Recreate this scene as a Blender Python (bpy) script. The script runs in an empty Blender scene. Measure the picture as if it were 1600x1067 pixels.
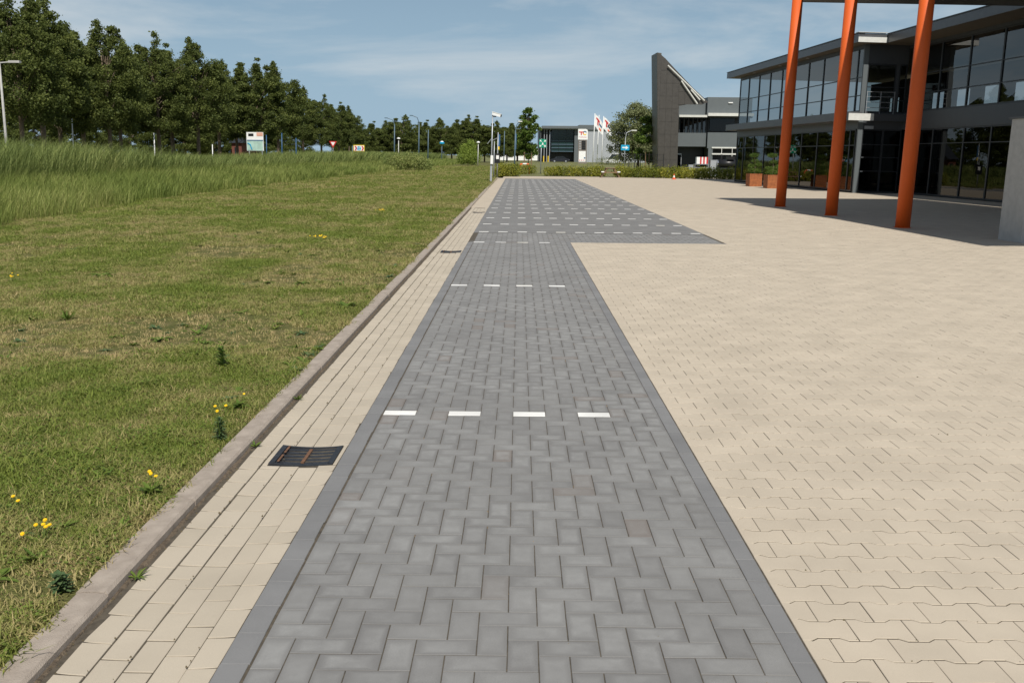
import bpy, math, random
import numpy as np
from mathutils import Matrix, Vector
R = math.radians
rng = np.random.default_rng(7)
random.seed(7)
S = bpy.context.scene
COL = S.collection

# ------------------------------------------------------------------ camera, sky, sun, exposure
LENS_PX, PITCH, YAW, ROLL, EYE = 1514.0, R(10.877), R(0.328), R(0.50), 1.650
def cam_axes():
    cy, sy = math.cos(YAW), math.sin(YAW)
    F = np.array([-sy, cy, 0.]); Rt = np.array([cy, sy, 0.]); U = np.array([0, 0, 1.])
    F2 = F*math.cos(PITCH) - U*math.sin(PITCH); U2 = U*math.cos(PITCH) + F*math.sin(PITCH)
    return F2, Rt*math.cos(ROLL) + U2*math.sin(ROLL), U2*math.cos(ROLL) - Rt*math.sin(ROLL)
CF, CR, CU = cam_axes()
cd = bpy.data.cameras.new('camera'); cam = bpy.data.objects.new('camera', cd); COL.objects.link(cam)
cd.sensor_width = 36.0; cd.lens = 36.0*LENS_PX/1600.0; cd.clip_start = 0.05; cd.clip_end = 4000
cam.matrix_world = Matrix(((CR[0], CU[0], -CF[0], 0), (CR[1], CU[1], -CF[1], 0), (CR[2], CU[2], -CF[2], EYE), (0, 0, 0, 1)))
S.camera = cam

SUN_EL, SUN_AZ = R(48.6), R(9.3)          # azimuth: to the right of straight behind the camera
sv = Vector((math.sin(SUN_AZ)*math.cos(SUN_EL), -math.cos(SUN_AZ)*math.cos(SUN_EL), math.sin(SUN_EL)))
W = bpy.data.worlds.new('World'); S.world = W; W.use_nodes = True
nt = W.node_tree; nt.nodes.clear()
def N(t, kind, **kw):
    n = t.nodes.new(kind)
    for k, v in kw.items(): setattr(n, k, v)
    return n
sky = N(nt, 'ShaderNodeTexSky', sky_type='NISHITA', sun_disc=False)
sky.sun_elevation = SUN_EL; sky.sun_rotation = math.atan2(sv.x, sv.y)
sky.altitude = 0; sky.air_density = 1.0; sky.dust_density = 0.35; sky.ozone_density = 2.6
tc = N(nt, 'ShaderNodeTexCoord')
mp = N(nt, 'ShaderNodeMapping'); mp.inputs['Scale'].default_value = (1.5, 1.5, 7.5); mp.inputs['Rotation'].default_value = (R(10), R(-12), R(35))
cn = N(nt, 'ShaderNodeTexNoise'); cn.inputs['Scale'].default_value = 1.7; cn.inputs['Detail'].default_value = 9; cn.inputs['Roughness'].default_value = 0.58; cn.inputs['Distortion'].default_value = 0.35
cr = N(nt, 'ShaderNodeValToRGB'); cr.color_ramp.elements[0].position = 0.43; cr.color_ramp.elements[1].position = 0.64
cr.color_ramp.elements[1].color = (0.72, 0.72, 0.72, 1)
mx = N(nt, 'ShaderNodeMix', data_type='RGBA'); mx.inputs['B'].default_value = (12.0, 13.0, 13.6, 1)
bg = N(nt, 'ShaderNodeBackground'); bg.inputs['Strength'].default_value = 0.051
wo = N(nt, 'ShaderNodeOutputWorld')
L = nt.links.new
L(tc.outputs['Generated'], mp.inputs['Vector']); L(mp.outputs['Vector'], cn.inputs['Vector']); L(cn.outputs['Fac'], cr.inputs['Fac'])
sx = N(nt, 'ShaderNodeSeparateXYZ'); L(tc.outputs['Generated'], sx.inputs[0])
hz = N(nt, 'ShaderNodeMapRange', interpolation_type='SMOOTHSTEP'); hz.inputs['From Min'].default_value = 0.40; hz.inputs['From Max'].default_value = -0.02; hz.inputs['To Max'].default_value = 0.93; L(sx.outputs['Z'], hz.inputs['Value'])
hm = N(nt, 'ShaderNodeMix', data_type='RGBA'); hm.inputs['B'].default_value = (6.5, 9.5, 12.2, 1); L(hz.outputs[0], hm.inputs['Factor']); L(sky.outputs['Color'], hm.inputs['A'])   # pale haze along the horizon
L(cr.outputs['Color'], mx.inputs['Factor']); L(hm.outputs['Result'], mx.inputs['A']); L(mx.outputs['Result'], bg.inputs['Color']); L(bg.outputs['Background'], wo.inputs['Surface'])
sd = bpy.data.lights.new('sun', 'SUN'); sd.energy = 4.6; sd.angle = R(0.53); sd.color = (1.0, 0.955, 0.88)
so = bpy.data.objects.new('sun', sd); COL.objects.link(so); so.rotation_euler = sv.to_track_quat('Z', 'Y').to_euler(); so.location = (0, 0, 40)
S.view_settings.view_transform = 'Standard'; S.view_settings.look = 'None'; S.view_settings.gamma = 1.0
S.view_settings.use_curve_mapping = False; S.view_settings.exposure = 0.0
S.render.engine = 'CYCLES'
S.cycles.max_bounces = 8; S.cycles.transparent_max_bounces = 12

# ------------------------------------------------------------------ helpers
def at(u, v, Y):
    """photo pixel (1600 wide) at world depth Y -> world point"""
    d = CF*LENS_PX + CR*(u-800) + CU*(533.5-v)
    return Vector((d*(Y/d[1])).tolist()) + Vector((0, 0, EYE))
def gnd(u, Y):
    """world x where image column u meets the ground at depth Y"""
    x = 0.0
    for _ in range(20):
        d = np.array([x, Y, -EYE]); z = d@CF
        uu = 800 + LENS_PX*(d@CR)/z
        x += (u-uu)*z/LENS_PX
    return x

def mat(name, col, rough=0.8, var=0.12, scale=30.0, bump=0.0, metal=0.0, col2=None, scale2=None, spec=0.5, bscale=None, detail=6):
    m = bpy.data.materials.new(name); m.use_nodes = True; t = m.node_tree
    b = t.nodes['Principled BSDF']; b.inputs['Roughness'].default_value = rough; b.inputs['Metallic'].default_value = metal
    b.inputs['Specular IOR Level'].default_value = spec
    c = N(t, 'ShaderNodeTexCoord'); n = N(t, 'ShaderNodeTexNoise'); n.inputs['Scale'].default_value = scale; n.inputs['Detail'].default_value = detail; n.inputs['Roughness'].default_value = 0.6
    t.links.new(c.outputs['Object'], n.inputs['Vector'])
    rp = N(t, 'ShaderNodeValToRGB'); rp.color_ramp.elements[0].position = 0.3; rp.color_ramp.elements[1].position = 0.7
    lo = [max(0, x*(1-var)) for x in col]; hi = [min(1, x*(1+var)) for x in (col2 or col)]
    rp.color_ramp.elements[0].color = (*lo, 1); rp.color_ramp.elements[1].color = (*hi, 1)
    t.links.new(n.outputs['Fac'], rp.inputs['Fac']); t.links.new(rp.outputs['Color'], b.inputs['Base Color'])
    if bump:
        n2 = N(t, 'ShaderNodeTexNoise'); n2.inputs['Scale'].default_value = bscale or scale*3; n2.inputs['Detail'].default_value = 4
        t.links.new(c.outputs['Object'], n2.inputs['Vector'])
        bp = N(t, 'ShaderNodeBump'); bp.inputs['Strength'].default_value = bump; bp.inputs['Distance'].default_value = 0.02
        t.links.new(n2.outputs['Fac'], bp.inputs['Height']); t.links.new(bp.outputs['Normal'], b.inputs['Normal'])
    return m

def paver_mat(name, cols, patch, grain=0.12, tintamt=1.0, centre=0.25, rough=0.85, blotch=0.12):
    """concrete block: per-block tint, weathered paler middle (UV), sand grain, large stains"""
    m = bpy.data.materials.new(name); m.use_nodes = True; t = m.node_tree; l = t.links.new
    b = t.nodes['Principled BSDF']; b.inputs['Roughness'].default_value = rough; b.inputs['Specular IOR Level'].default_value = 0.3
    g = N(t, 'ShaderNodeNewGeometry')
    oi = N(t, 'ShaderNodeObjectInfo'); a = N(t, 'ShaderNodeAttribute', attribute_name='tint')
    ad = N(t, 'ShaderNodeMath', operation='ADD'); l(oi.outputs['Random'], ad.inputs[0]); l(a.outputs['Fac'], ad.inputs[1])
    fr = N(t, 'ShaderNodeMath', operation='FRACT'); l(ad.outputs[0], fr.inputs[0])
    rp = N(t, 'ShaderNodeValToRGB'); e = rp.color_ramp.elements
    while len(e) < len(cols): e.new(0.5)
    for i, (p, c) in enumerate(cols): e[i].position = p; e[i].color = (*c, 1)
    l(fr.outputs[0], rp.inputs['Fac'])
    # middle of the block
    uv = N(t, 'ShaderNodeUVMap'); sep = N(t, 'ShaderNodeSeparateXYZ'); l(uv.outputs['UV'], sep.inputs[0])
    def edge(sock):
        s = N(t, 'ShaderNodeMath', operation='SUBTRACT'); l(sock, s.inputs[0]); s.inputs[1].default_value = 0.5
        q = N(t, 'ShaderNodeMath', operation='ABSOLUTE'); l(s.outputs[0], q.inputs[0]); return q
    ex, ey = edge(sep.outputs['X']), edge(sep.outputs['Y'])
    mxm = N(t, 'ShaderNodeMath', operation='MAXIMUM'); l(ex.outputs[0], mxm.inputs[0]); l(ey.outputs[0], mxm.inputs[1])
    n1 = N(t, 'ShaderNodeTexNoise'); n1.inputs['Scale'].default_value = 14; n1.inputs['Detail'].default_value = 5; l(g.outputs['Position'], n1.inputs['Vector'])
    mr = N(t, 'ShaderNodeMapRange'); mr.interpolation_type = 'SMOOTHSTEP'; mr.inputs['From Min'].default_value = 0.50; mr.inputs['From Max'].default_value = 0.27; l(mxm.outputs[0], mr.inputs['Value'])
    nm = N(t, 'ShaderNodeMapRange'); nm.inputs['From Min'].default_value = 0.30; nm.inputs['From Max'].default_value = 0.72; nm.inputs['To Min'].default_value = 0.35; l(n1.outputs['Fac'], nm.inputs['Value'])
    mu = N(t, 'ShaderNodeMath', operation='MULTIPLY'); l(mr.outputs[0], mu.inputs[0]); l(nm.outputs[0], mu.inputs[1])
    n0 = N(t, 'ShaderNodeTexNoise'); n0.inputs['Scale'].default_value = 0.9; n0.inputs['Detail'].default_value = 4; l(g.outputs['Position'], n0.inputs['Vector'])
    zm = N(t, 'ShaderNodeMapRange'); zm.inputs['From Min'].default_value = 0.35; zm.inputs['From Max'].default_value = 0.62; l(n0.outputs['Fac'], zm.inputs['Value'])
    zm.inputs['To Min'].default_value = 0.40
    wn = N(t, 'ShaderNodeTexWhiteNoise', noise_dimensions='1D'); l(fr.outputs[0], wn.inputs['W'])
    wm = N(t, 'ShaderNodeMapRange'); wm.inputs['To Min'].default_value = 0.55; wm.inputs['To Max'].default_value = 1.0; l(wn.outputs['Value'], wm.inputs['Value'])
    zw = N(t, 'ShaderNodeMath', operation='MULTIPLY'); l(zm.outputs[0], zw.inputs[0]); l(wm.outputs[0], zw.inputs[1])
    mu2 = N(t, 'ShaderNodeMath', operation='MULTIPLY'); l(mu.outputs[0], mu2.inputs[0]); l(zw.outputs[0], mu2.inputs[1])
    mc = N(t, 'ShaderNodeMath', operation='MULTIPLY'); l(mu2.outputs[0], mc.inputs[0]); mc.inputs[1].default_value = centre
    m1 = N(t, 'ShaderNodeMix', data_type='RGBA'); l(mc.outputs[0], m1.inputs['Factor']); l(rp.outputs['Color'], m1.inputs['A']); m1.inputs['B'].default_value = (*patch, 1)
    # grain + blotch as brightness factors
    n2 = N(t, 'ShaderNodeTexNoise'); n2.inputs['Scale'].default_value = 420; n2.inputs['Detail'].default_value = 3; l(g.outputs['Position'], n2.inputs['Vector'])
    n3 = N(t, 'ShaderNodeTexNoise'); n3.inputs['Scale'].default_value = 2.3; n3.inputs['Detail'].default_value = 6; l(g.outputs['Position'], n3.inputs['Vector'])
    f1 = N(t, 'ShaderNodeMapRange'); f1.inputs['From Min'].default_value = 0.3; f1.inputs['From Max'].default_value = 0.7; f1.inputs['To Min'].default_value = 1-grain; f1.inputs['To Max'].default_value = 1+grain; l(n2.outputs['Fac'], f1.inputs['Value'])
    f2 = N(t, 'ShaderNodeMapRange'); f2.inputs['From Min'].default_value = 0.3; f2.inputs['From Max'].default_value = 0.7; f2.inputs['To Min'].default_value = 1-blotch; f2.inputs['To Max'].default_value = 1+blotch; l(n3.outputs['Fac'], f2.inputs['Value'])
    fm = N(t, 'ShaderNodeMath', operation='MULTIPLY'); l(f1.outputs[0], fm.inputs[0]); l(f2.outputs[0], fm.inputs[1])
    vm = N(t, 'ShaderNodeVectorMath', operation='SCALE'); l(m1.outputs['Result'], vm.inputs[0]); l(fm.outputs[0], vm.inputs['Scale'])
    l(vm.outputs[0], b.inputs['Base Color'])
    bp = N(t, 'ShaderNodeBump'); bp.inputs['Strength'].default_value = 0.25; bp.inputs['Distance'].default_value = 0.003; l(n2.outputs['Fac'], bp.inputs['Height']); l(bp.outputs['Normal'], b.inputs['Normal'])
    return m

def leaf_mat(name, c1, c2, c3=None, attr=None, trans=0.3):
    m = bpy.data.materials.new(name); m.use_nodes = True; t = m.node_tree; l = t.links.new; t.nodes.clear()
    g = N(t, 'ShaderNodeNewGeometry'); a = N(t, 'ShaderNodeAttribute', attribute_name='tint')
    ad = N(t, 'ShaderNodeMath', operation='MULTIPLY_ADD'); l(g.outputs['Random Per Island'], ad.inputs[0]); ad.inputs[1].default_value = 0.5
    l(a.outputs['Fac'], ad.inputs[2])
    rp = N(t, 'ShaderNodeValToRGB'); e = rp.color_ramp.elements; e[0].position = 0.1; e[0].color = (*c1, 1); e[1].position = 1.2; e[1].position = 1.0; e[1].color = (*c2, 1)
    if c3: q = e.new(0.55); q.color = (*c3, 1)
    l(ad.outputs[0], rp.inputs['Fac'])
    col = rp.outputs['Color']
    if attr:   # per-instance dryness
        ia = N(t, 'ShaderNodeAttribute', attribute_name='dry', attribute_type='INSTANCER')
        mx = N(t, 'ShaderNodeMix', data_type='RGBA'); l(ia.outputs['Fac'], mx.inputs['Factor']); l(col, mx.inputs['A']); mx.inputs['B'].default_value = (*attr, 1); col = mx.outputs['Result']
    d = N(t, 'ShaderNodeBsdfPrincipled'); d.inputs['Roughness'].default_value = 0.6; d.inputs['Specular IOR Level'].default_value = 0.25; l(col, d.inputs['Base Color'])
    tr = N(t, 'ShaderNodeBsdfTranslucent'); l(col, tr.inputs['Color'])
    ms = N(t, 'ShaderNodeMixShader'); ms.inputs[0].default_value = trans; l(d.outputs[0], ms.inputs[1]); l(tr.outputs[0], ms.inputs[2])
    o = N(t, 'ShaderNodeOutputMaterial'); l(ms.outputs[0], o.inputs['Surface'])
    return m

def glass_mat(name, tint, ior=1.6, see=0.55, rough=0.0, wob=0.0):
    m = bpy.data.materials.new(name); m.use_nodes = True; t = m.node_tree; l = t.links.new; t.nodes.clear()
    fr = N(t, 'ShaderNodeFresnel'); fr.inputs['IOR'].default_value = ior
    gl = N(t, 'ShaderNodeBsdfGlossy'); gl.inputs['Roughness'].default_value = rough; gl.inputs['Color'].default_value = (0.78, 0.77, 0.75, 1)
    tp = N(t, 'ShaderNodeBsdfTransparent'); tp.inputs['Color'].default_value = (*[x*see for x in tint], 1)
    if wob:
        n = N(t, 'ShaderNodeTexNoise'); n.inputs['Scale'].default_value = 0.8; n.inputs['Detail'].default_value = 1
        c = N(t, 'ShaderNodeTexCoord'); l(c.outputs['Object'], n.inputs['Vector'])
        b = N(t, 'ShaderNodeBump'); b.inputs['Strength'].default_value = wob; b.inputs['Distance'].default_value = 0.02; l(n.outputs['Fac'], b.inputs['Height']); l(b.outputs[0], gl.inputs['Normal'])
    ms = N(t, 'ShaderNodeMixShader'); l(fr.outputs[0], ms.inputs[0]); l(tp.outputs[0], ms.inputs[1]); l(gl.outputs[0], ms.inputs[2])
    o = N(t, 'ShaderNodeOutputMaterial'); l(ms.outputs[0], o.inputs['Surface'])
    return m

class MB:
    def __init__(s): s.v = []; s.f = []
    def box(s, x0, x1, y0, y1, z0, z1, M=None):
        k = len(s.v); P = [(x, y, z) for z in (z0, z1) for y in (y0, y1) for x in (x0, x1)]
        if M is not None: P = [tuple(M @ Vector(p)) for p in P]
        s.v += P
        s.f += [tuple(k+i for i in q) for q in ((0, 2, 3, 1), (4, 5, 7, 6), (0, 1, 5, 4), (2, 6, 7, 3), (0, 4, 6, 2), (1, 3, 7, 5))]
        return s
    def bbox(s, x0, x1, y0, y1, z0, z1, b=0.01):
        """box with chamfered vertical and top edges"""
        return s.prism([(x0+b, y0), (x1-b, y0), (x1, y0+b), (x1, y1-b), (x1-b, y1), (x0+b, y1), (x0, y1-b), (x0, y0+b)], z0, z1)
    def tube(s, pts, rad, n=10, cap=True):
        pts = [Vector(p) for p in pts]
        if not hasattr(rad, '__len__'): rad = [rad]*len(pts)
        k = len(s.v); prev = None
        for i, p in enumerate(pts):
            d = (pts[min(i+1, len(pts)-1)] - pts[max(i-1, 0)]).normalized()
            if prev is None:
                a = d.orthogonal().normalized()
            else:
                a = (prev - d*prev.dot(d)).normalized()
            prev = a; b = d.cross(a)
            for j in range(n):
                th = 2*math.pi*j/n; s.v.append(tuple(p + (a*math.cos(th)+b*math.sin(th))*rad[i]))
        for i in range(len(pts)-1):
            for j in range(n):
                q = k+i*n; s.f.append((q+j, q+(j+1) % n, q+n+(j+1) % n, q+n+j))
        if cap:
            s.f.append(tuple(k+j for j in reversed(range(n)))); s.f.append(tuple(k+(len(pts)-1)*n+j for j in range(n)))
        return s
    def prism(s, poly, z0, z1, M=None):
        n = len(poly); k = len(s.v)
        P = [(x, y, z0) for x, y in poly] + [(x, y, z1) for x, y in poly]
        if M is not None: P = [tuple(M @ Vector(p)) for p in P]
        s.v += P
        s.f.append(tuple(k+i for i in reversed(range(n)))); s.f.append(tuple(k+n+i for i in range(n)))
        for i in range(n): j = (i+1) % n; s.f.append((k+i, k+j, k+n+j, k+n+i))
        return s
    def xz(s, poly, y0, y1):
        """polygon in the x-z plane extruded from y0 to y1"""
        return s.prism(poly, -y1, -y0, Matrix(((1, 0, 0, 0), (0, 0, -1, 0), (0, 1, 0, 0), (0, 0, 0, 1))))
    def yz(s, poly, x0, x1):
        return s.prism(poly, x0, x1, Matrix(((0, 0, 1, 0), (1, 0, 0, 0), (0, 1, 0, 0), (0, 0, 0, 1))))
    def disc(s, c, axis, r, th, n=20):
        a = Vector(axis).normalized(); return s.tube([Vector(c)-a*th/2, Vector(c)+a*th/2], r, n)
    def lathe(s, prof, n=16, c=(0, 0, 0)):
        k = len(s.v)
        for r, z in prof:
            for j in range(n): th = 2*math.pi*j/n; s.v.append((c[0]+r*math.cos(th), c[1]+r*math.sin(th), c[2]+z))
        for i in range(len(prof)-1):
            for j in range(n): q = k+i*n; s.f.append((q+j, q+(j+1) % n, q+n+(j+1) % n, q+n+j))
        s.f.append(tuple(k+j for j in reversed(range(n)))); s.f.append(tuple(k+(len(prof)-1)*n+j for j in range(n)))
        return s
    def build(s, name, m, parent=None, smooth=False, loc=None):
        me = bpy.data.meshes.new(name); me.from_pydata(s.v, [], s.f); me.update()
        o = bpy.data.objects.new(name, me); COL.objects.link(o)
        if m: me.materials.append(m)
        if parent: o.parent = parent
        if loc is not None: o.location = loc
        if smooth:
            for p in me.polygons: p.use_smooth = len(p.vertices) == 4
        return o

TILT = R(1.3)      # the paved ground falls about two per cent towards the gutter, so upright things lean by that in this frame
def thing(name, label, cat, loc=(0, 0, 0), rz=0.0, group=None, tilt=0.0):
    o = bpy.data.objects.new(name, None); COL.objects.link(o); o.location = loc; o.rotation_euler = (0, tilt, rz); o.empty_display_size = 0.2
    o['label'] = label; o['category'] = cat
    if group: o['group'] = group
    return o
def tag(o, label, cat, group=None):
    o['label'] = label; o['category'] = cat
    if group: o['group'] = group
    return o
def struct(o): o['kind'] = 'structure'; return o
def stuff(o, label=None, cat=None):
    o['kind'] = 'stuff'
    if label: o['label'] = label; o['category'] = cat
    return o
def copy_tree(root, loc, rz=0.0, scale=1.0, label=None):
    r = root.copy(); COL.objects.link(r); r.location = loc; r.rotation_euler = (0, 0, rz)
    r.scale = scale if hasattr(scale, '__len__') else (scale,)*3
    if label: r['label'] = label
    for ch in list(root.children):
        c = ch.copy(); COL.objects.link(c); c.parent = r
        for g in list(ch.children):
            d = g.copy(); COL.objects.link(d); d.parent = c
    return r
def big_mesh(name, V, F, m, parent=None, tint=None, uv=None, smooth=False):
    """numpy arrays V (n,3), F (m,k) with constant k"""
    me = bpy.data.meshes.new(name); k = F.shape[1]
    me.vertices.add(len(V)); me.vertices.foreach_set('co', np.ascontiguousarray(V, dtype=np.float32).ravel())
    me.loops.add(F.size); me.loops.foreach_set('vertex_index', F.astype(np.int32).ravel())
    me.polygons.add(len(F)); me.polygons.foreach_set('loop_start', np.arange(0, F.size, k, dtype=np.int32))
    me.update(calc_edges=True)
    if tint is not None:
        a = me.attributes.new('tint', 'FLOAT', 'FACE'); a.data.foreach_set('value', np.asarray(tint, dtype=np.float32))
    if uv is not None:
        u = me.uv_layers.new(name='UVMap'); u.data.foreach_set('uv', np.asarray(uv, dtype=np.float32).ravel())
    o = bpy.data.objects.new(name, me); COL.objects.link(o); me.materials.append(m)
    if parent: o.parent = parent
    return o
def sheet(name, poly, z, m):
    me = bpy.data.meshes.new(name); me.from_pydata([(x, y, z) for x, y in poly], [], [tuple(range(len(poly)))]); me.update()
    o = bpy.data.objects.new(name, me); COL.objects.link(o); me.materials.append(m); return o
def text(name, s, size, m, parent, M, thick=0.004, align='CENTER'):
    c = bpy.data.curves.new(name, 'FONT'); c.body = s; c.size = size; c.align_x = align; c.extrude = thick
    o = bpy.data.objects.new(name, c); COL.objects.link(o)
    dg = bpy.context.evaluated_depsgraph_get(); me = bpy.data.meshes.new_from_object(o.evaluated_get(dg))
    bpy.data.objects.remove(o); o = bpy.data.objects.new(name, me); COL.objects.link(o); me.materials.clear(); me.materials.append(m)
    o.parent = parent; o.matrix_local = M; return o
STAND = Matrix(((1, 0, 0, 0), (0, 0, -1, 0), (0, 1, 0, 0), (0, 0, 0, 1)))     # text upright, facing -y

# ------------------------------------------------------------------ materials
M_grey = paver_mat('grey_paver', [(0.0, (0.172, 0.168, 0.163)), (0.4, (0.192, 0.188, 0.182)), (0.965, (0.212, 0.208, 0.201)), (0.985, (0.190, 0.170, 0.155))], (0.315, 0.313, 0.304), centre=0.85, blotch=0.07)
M_greyb = paver_mat('border_paver', [(0.0, (0.178, 0.177, 0.177)), (1.0, (0.205, 0.203, 0.202))], (0.24, 0.238, 0.236), centre=0.4, blotch=0.10)
M_beige = paver_mat('sand_paver', [(0.0, (0.472, 0.406, 0.318)), (0.5, (0.490, 0.421, 0.330)), (1.0, (0.508, 0.437, 0.343))], (0.52, 0.46, 0.37), centre=0.2, grain=0.06, blotch=0.08)
M_gut = paver_mat('gutter_paver', [(0.0, (0.435, 0.378, 0.296)), (1.0, (0.480, 0.418, 0.330))], (0.50, 0.44, 0.35), centre=0.25, grain=0.07, blotch=0.06)
M_white = paver_mat('white_paver', [(0.0, (0.72, 0.71, 0.68)), (0.85, (0.76, 0.75, 0.72)), (1.0, (0.66, 0.62, 0.52))], (0.8, 0.79, 0.77), centre=0.25, grain=0.08, blotch=0.16)
M_bed = mat('joint_sand', (0.085, 0.07, 0.05), 0.95, 0.4, 25, bump=0.3)
M_far_beige = paver_mat('sand_paving_far', [(0.0, (0.478, 0.408, 0.318)), (1.0, (0.478, 0.408, 0.318))], (0.5, 0.44, 0.35), centre=0.0, grain=0.05, blotch=0.07)
M_far_grey = paver_mat('grey_paving_far', [(0.0, (0.196, 0.192, 0.186)), (1.0, (0.196, 0.192, 0.186))], (0.2, 0.2, 0.2), centre=0.0, grain=0.08, blotch=0.12)
M_kerb = mat('kerb_concrete', (0.315, 0.262, 0.215), 0.9, 0.12, 9, bump=0.3, bscale=180, col2=(0.37, 0.315, 0.262))
M_soil = mat('soil', (0.12, 0.09, 0.06), 0.95, 0.5, 40, bump=0.6)
M_asphalt = mat('asphalt', (0.07, 0.07, 0.072), 0.9, 0.15, 30)
M_dark = mat('dark_frame', (0.022, 0.025, 0.029), 0.45, 0.1, 12)
M_clad = mat('charcoal_cladding', (0.052, 0.056, 0.062), 0.42, 0.06, 4)
M_band = mat('fascia_metal', (0.082, 0.084, 0.088), 0.40, 0.10, 5)
M_soffit = mat('soffit', (0.085, 0.07, 0.05), 0.7, 0.1, 5)
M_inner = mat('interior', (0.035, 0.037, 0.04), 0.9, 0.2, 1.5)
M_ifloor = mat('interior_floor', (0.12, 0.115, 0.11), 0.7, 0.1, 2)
M_cut = mat('curtain', (0.32, 0.34, 0.35), 0.9, 0.1, 6)
M_glass = glass_mat('window_glass', (0.75, 0.82, 0.84), 1.95, 0.42, wob=0.02)
M_glassd = glass_mat('tinted_glass', (0.55, 0.62, 0.6), 1.5, 0.4, wob=0.04)
M_orange = mat('orange_paint', (0.66, 0.105, 0.010), 0.62, 0.04, 3)
M_corten = mat('weathering_steel', (0.25, 0.075, 0.022), 0.8, 0.22, 7, bump=0.1, col2=(0.32, 0.105, 0.032))
M_conc = mat('concrete', (0.42, 0.41, 0.39), 0.9, 0.10, 6, bump=0.2)
M_galv = mat('galvanised_steel', (0.42, 0.44, 0.46), 0.45, 0.12, 20, metal=0.5)
M_wpole = mat('pale_pole', (0.62, 0.62, 0.58), 0.5, 0.08, 6)
M_white_p = mat('white_paint', (0.8, 0.8, 0.78), 0.5, 0.04, 8)
M_blue = mat('blue_paint', (0.03, 0.10, 0.21), 0.45, 0.06, 8)
M_bluepole = mat('blue_grey_pole', (0.085, 0.135, 0.175), 0.5, 0.06, 8)
M_cyan = mat('sign_blue', (0.01, 0.32, 0.55), 0.4, 0.03, 6)
M_green = mat('sign_green', (0.0, 0.27, 0.16), 0.4, 0.03, 6)
M_red = mat('red_paint', (0.55, 0.03, 0.03), 0.45, 0.05, 6)
M_redor = mat('orange_red_plastic', (0.78, 0.13, 0.04), 0.45, 0.05, 6)
M_yel = mat('yellow_paint', (0.8, 0.55, 0.03), 0.5, 0.05, 8)
M_black = mat('black_paint', (0.012, 0.012, 0.013), 0.4, 0.1, 8)
M_rub = mat('rubber', (0.02, 0.02, 0.02), 0.8, 0.1, 8)
M_chrome = mat('chrome', (0.75, 0.75, 0.76), 0.12, 0.02, 4, metal=1.0)
M_bark = mat('bark', (0.20, 0.15, 0.105), 0.95, 0.35, 9, bump=0.6)
M_wood = mat('wood', (0.22, 0.14, 0.08), 0.8, 0.25, 10)
M_iron = mat('cast_iron', (0.035, 0.037, 0.042), 0.5, 0.3, 30, bump=0.2, metal=0.3)
M_rust = mat('rust', (0.15, 0.075, 0.04), 0.85, 0.35, 40)
M_zinc = mat('dark_zinc', (0.075, 0.068, 0.060), 0.45, 0.14, 2.5, metal=0.3)
M_zincl = mat('lighter_zinc', (0.13, 0.115, 0.09), 0.5, 0.08, 2)
M_gclad = mat('grey_cladding', (0.11, 0.125, 0.13), 0.5, 0.04, 2)
M_lclad = mat('pale_cladding', (0.34, 0.36, 0.38), 0.5, 0.03, 2)
M_brick = mat('red_brick', (0.15, 0.05, 0.035), 0.9, 0.2, 6)
M_carb = mat('dark_car_paint', (0.02, 0.022, 0.03), 0.25, 0.05, 3)
M_carw = mat('white_car_paint', (0.75, 0.75, 0.75), 0.25, 0.03, 3)
M_cglass = mat('car_glass', (0.02, 0.025, 0.03), 0.08, 0.05, 3)
M_taupe = mat('taupe_panel', (0.19, 0.165, 0.145), 0.5, 0.05, 4)
M_leaf = leaf_mat('oak_leaves', (0.056, 0.080, 0.019), (0.235, 0.265, 0.070), (0.125, 0.154, 0.039), trans=0.45)
M_leaf2 = leaf_mat('fresh_leaves', (0.055, 0.10, 0.016), (0.20, 0.28, 0.055), (0.11, 0.17, 0.03), trans=0.4)
M_willow = leaf_mat('willow_leaves', (0.12, 0.14, 0.06), (0.31, 0.33, 0.16), (0.20, 0.225, 0.10), trans=0.35)
M_hedge = leaf_mat('hedge_leaves', (0.075, 0.115, 0.018), (0.48, 0.43, 0.065), (0.24, 0.26, 0.036), trans=0.35)
M_lime = leaf_mat('lime_leaves', (0.15, 0.22, 0.04), (0.38, 0.46, 0.10), (0.26, 0.34, 0.06), trans=0.4)
M_grass = leaf_mat('lawn_blades', (0.125, 0.175, 0.028), (0.420, 0.435, 0.100), (0.250, 0.295, 0.056), attr=(0.54, 0.42, 0.21), trans=0.3)
M_weed = leaf_mat('weed_leaves', (0.10, 0.165, 0.028), (0.30, 0.37, 0.07), (0.185, 0.25, 0.045))
M_weedb = leaf_mat('thistle_leaves', (0.085, 0.145, 0.058), (0.24, 0.30, 0.13), (0.155, 0.215, 0.09))
M_tall = leaf_mat('tall_grass_blades', (0.135, 0.190, 0.038), (0.52, 0.50, 0.19), (0.250, 0.300, 0.072), trans=0.35)
M_reed = leaf_mat('reed_blades', (0.105, 0.150, 0.040), (0.480, 0.480, 0.180), (0.230, 0.280, 0.080), trans=0.32)
M_petal = mat('yellow_petals', (0.85, 0.58, 0.01), 0.6, 0.08, 60)

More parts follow.
